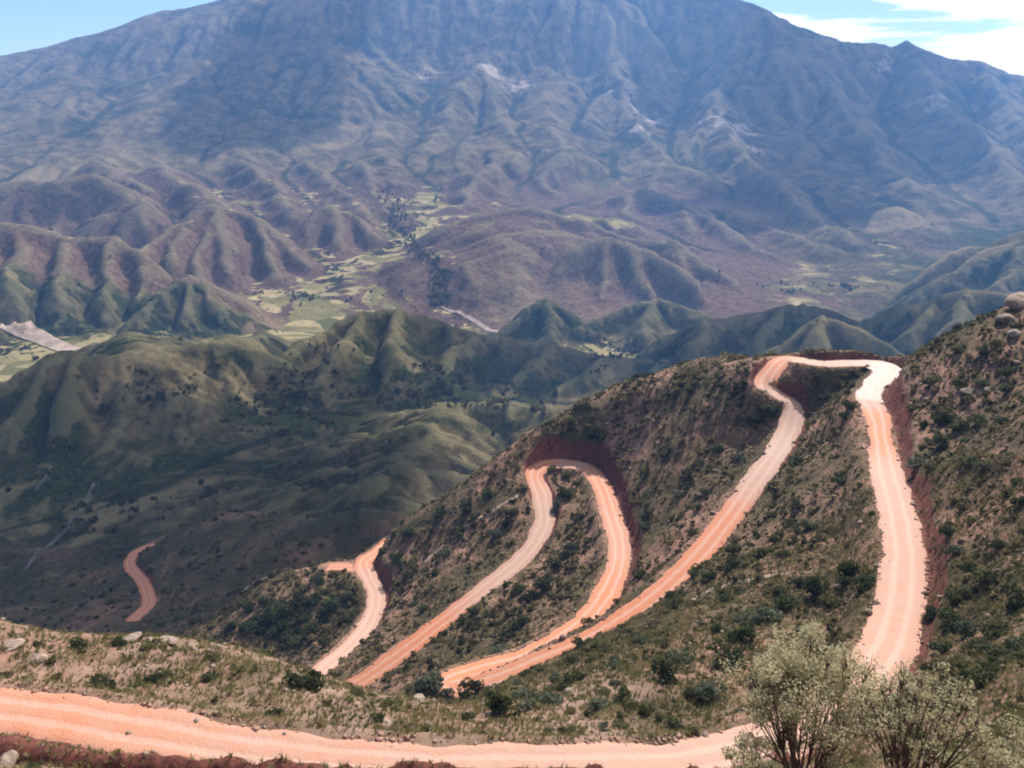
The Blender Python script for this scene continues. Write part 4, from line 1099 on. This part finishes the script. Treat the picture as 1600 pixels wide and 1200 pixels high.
for a, b in pts:
    p = land_hit(a, b)
    if p is None or p[1] < 440: continue
    wx_.append(p[0]); wy_.append(p[1]); wz_.append(p[2]); wr_.append(np.exp(fr_.normal(.35, .4)) * (1 + .25 * (np.hypot(p[0], p[1]) > 1200)))
TP = [leaf_quads(crown_points(26, fr_, 4, 1.1), .62, fr_) for _ in range(6)]
scatter('distant_woodland', wx_, wy_, np.array(wz_) - .3, wr_, fr_.uniform(.9, 1.6, len(wx_)), TP, COVER, fr_, fr_.uniform(0.05, .6, len(wx_)))
print('veg', round(time.time() - T0, 1))


# ------------------------------------------------------------------ air
top = float(max(far[4].max(), 0)) + 25
hz = bpy.data.meshes.new('haze')
hx, hy0, hy1, hb0 = 3900, -60, 5700, float(min(far[4].min(), mid[4].min(), NZ.min())) - 1
hv = [(-hx,hy0,hb0),(hx,hy0,hb0),(hx,hy1,hb0),(-hx,hy1,hb0),(-hx,hy0,top),(hx,hy0,top),(hx,hy1,top),(-hx,hy1,top)]
hz.from_pydata(hv, [], [(3,2,1,0),(4,5,6,7),(0,1,5,4),(1,2,6,5),(2,3,7,6),(3,0,4,7)])
t = NT('haze_air'); pv = t.n('ShaderNodeVolumePrincipled')
pv.inputs['Color'].default_value = HAZE_COL + (1,); pv.inputs['Density'].default_value = HAZE_D; pv.inputs['Anisotropy'].default_value = .15
t.l(pv.outputs[0], t.out.inputs['Volume'])
link('haze', hz, t.m, kind='stuff')

# ------------------------------------------------------------------ sun, sky, camera
from mathutils import Vector
sd = Vector((math.sin(AZ) * math.cos(EL), math.cos(AZ) * math.cos(EL), math.sin(EL)))
sun = bpy.data.lights.new('sun', 'SUN'); so = bpy.data.objects.new('sun', sun); col.objects.link(so)
sun.energy = 4.6; sun.angle = math.radians(.5); sun.color = (1, .95, .88)
so.rotation_euler = (-sd).to_track_quat('-Z', 'Y').to_euler()
w = bpy.data.worlds.new('World'); scene.world = w; w.use_nodes = True
nt = w.node_tree; nt.nodes.clear()
def wn(typ, **kw):
    n = nt.nodes.new(typ)
    for k, v in kw.items(): setattr(n, k, v)
    return n
sk = wn('ShaderNodeTexSky', sky_type='NISHITA', sun_disc=False, sun_elevation=EL, sun_rotation=AZ, altitude=2800)
bg1 = wn('ShaderNodeBackground'); bg1.inputs[1].default_value = .082; nt.links.new(sk.outputs[0], bg1.inputs[0])
bg2 = wn('ShaderNodeBackground'); bg2.inputs[0].default_value = (1, .99, .98, 1); bg2.inputs[1].default_value = 1.15
tc = wn('ShaderNodeTexCoord'); sep = wn('ShaderNodeSeparateXYZ'); nt.links.new(tc.outputs['Generated'], sep.inputs[0])
def wm(op, a, b=0.0, c=None):
    n = wn('ShaderNodeMath', operation=op)
    for s_, v in zip(n.inputs, (a, b) if c is None else (a, b, c)):
        if isinstance(v, bpy.types.NodeSocket): nt.links.new(v, s_)
        else: s_.default_value = v
    return n.outputs[0]
zc = wm('ADD', wm('MAXIMUM', sep.outputs[2], 0.0), .05)
cmb = wn('ShaderNodeCombineXYZ')
nt.links.new(wm('DIVIDE', sep.outputs[0], zc), cmb.inputs[0]); nt.links.new(wm('DIVIDE', sep.outputs[1], zc), cmb.inputs[1]); cmb.inputs[2].default_value = 3.3
no = wn('ShaderNodeTexNoise'); no.inputs['Scale'].default_value = .62; no.inputs['Detail'].default_value = 7; no.inputs['Roughness'].default_value = .55
nt.links.new(cmb.outputs[0], no.inputs['Vector'])
side_ = wm('MULTIPLY', wm('SUBTRACT', wm('DIVIDE', sep.outputs[0], wm('ADD', wm('ABSOLUTE', sep.outputs[1]), .05)), .42), .9)   # more cloud towards the sun's side
side_ = wm('MINIMUM', wm('MAXIMUM', wm('ADD', side_, .045), -.16), .16)
mr = wn('ShaderNodeMapRange', interpolation_type='SMOOTHSTEP'); nt.links.new(wm('ADD', no.outputs['Fac'], side_), mr.inputs[0])
mr.inputs['From Min'].default_value = .48; mr.inputs['From Max'].default_value = .555
mx_ = wn('ShaderNodeMixShader'); nt.links.new(mr.outputs[0], mx_.inputs[0]); nt.links.new(bg1.outputs[0], mx_.inputs[1]); nt.links.new(bg2.outputs[0], mx_.inputs[2])
wo = wn('ShaderNodeOutputWorld'); nt.links.new(mx_.outputs[0], wo.inputs[0])

# clouds overhead, out of the picture, that throw the shade lying on the land
def cloud(target, rx, ry, seed, alt=1500.0):
    k = (alt - target[2]) / sd.z
    c = np.array(target) + k * np.array(sd)
    n = 40; th = np.linspace(0, 2 * math.pi, 2 * n, endpoint=False); ph = np.linspace(.02, math.pi - .02, n)
    T, Ph = np.meshgrid(th, ph)
    x, y, z = np.cos(T) * np.sin(Ph), np.sin(T) * np.sin(Ph), np.cos(Ph)
    r = 1 + .30 * fbm(x * 2.2 + seed, y * 2.2 + z, 5, seed) + .12 * fbm(x * 6 + z * 3, y * 6 + seed, 3, seed + 5)
    zz = np.where(z > 0, z * .34, z * .1) * min(rx, ry)
    V_ = np.stack([c[0] + x * r * rx, c[1] + y * r * ry, c[2] + zz * r], -1).reshape(-1, 3)
    i = np.arange(2 * n * n).reshape(n, 2 * n); i2 = np.roll(i, -1, 1)
    fcs = np.stack([i[:-1], i2[:-1], i2[1:], i[1:]], -1).reshape(-1, 4)
    link('cloud', mesh_from('cloud', V_, fcs, None, True), CLOUDM, kind='structure')
t = NT('cloud_white'); t.bsdf((.9, .9, .9), 1.0, None, 0); CLOUDM = t.m
for (px, py, h), rx, ry, sd_ in CLOUDS: cloud(at_h(px, py, h), rx, ry, sd_)

cam = bpy.data.cameras.new('camera'); co = bpy.data.objects.new('camera', cam); col.objects.link(co)
cam.sensor_width = 36; cam.lens = F / 1600 * 36; cam.clip_start = .1; cam.clip_end = 30000
co.rotation_euler = (math.pi / 2 - PITCH, 0, 0); scene.camera = co
vs = scene.view_settings; vs.view_transform = 'Standard'; vs.look = 'None'; vs.gamma = 1; vs.use_curve_mapping = False; vs.exposure = EXPOSURE
cy = scene.cycles; cy.volume_bounces = 0; cy.max_bounces = 6; cy.diffuse_bounces = 3; cy.transparent_max_bounces = 8; cy.use_denoising = True
cy.filter_width = 2.0
print('done', round(time.time() - T0, 1))
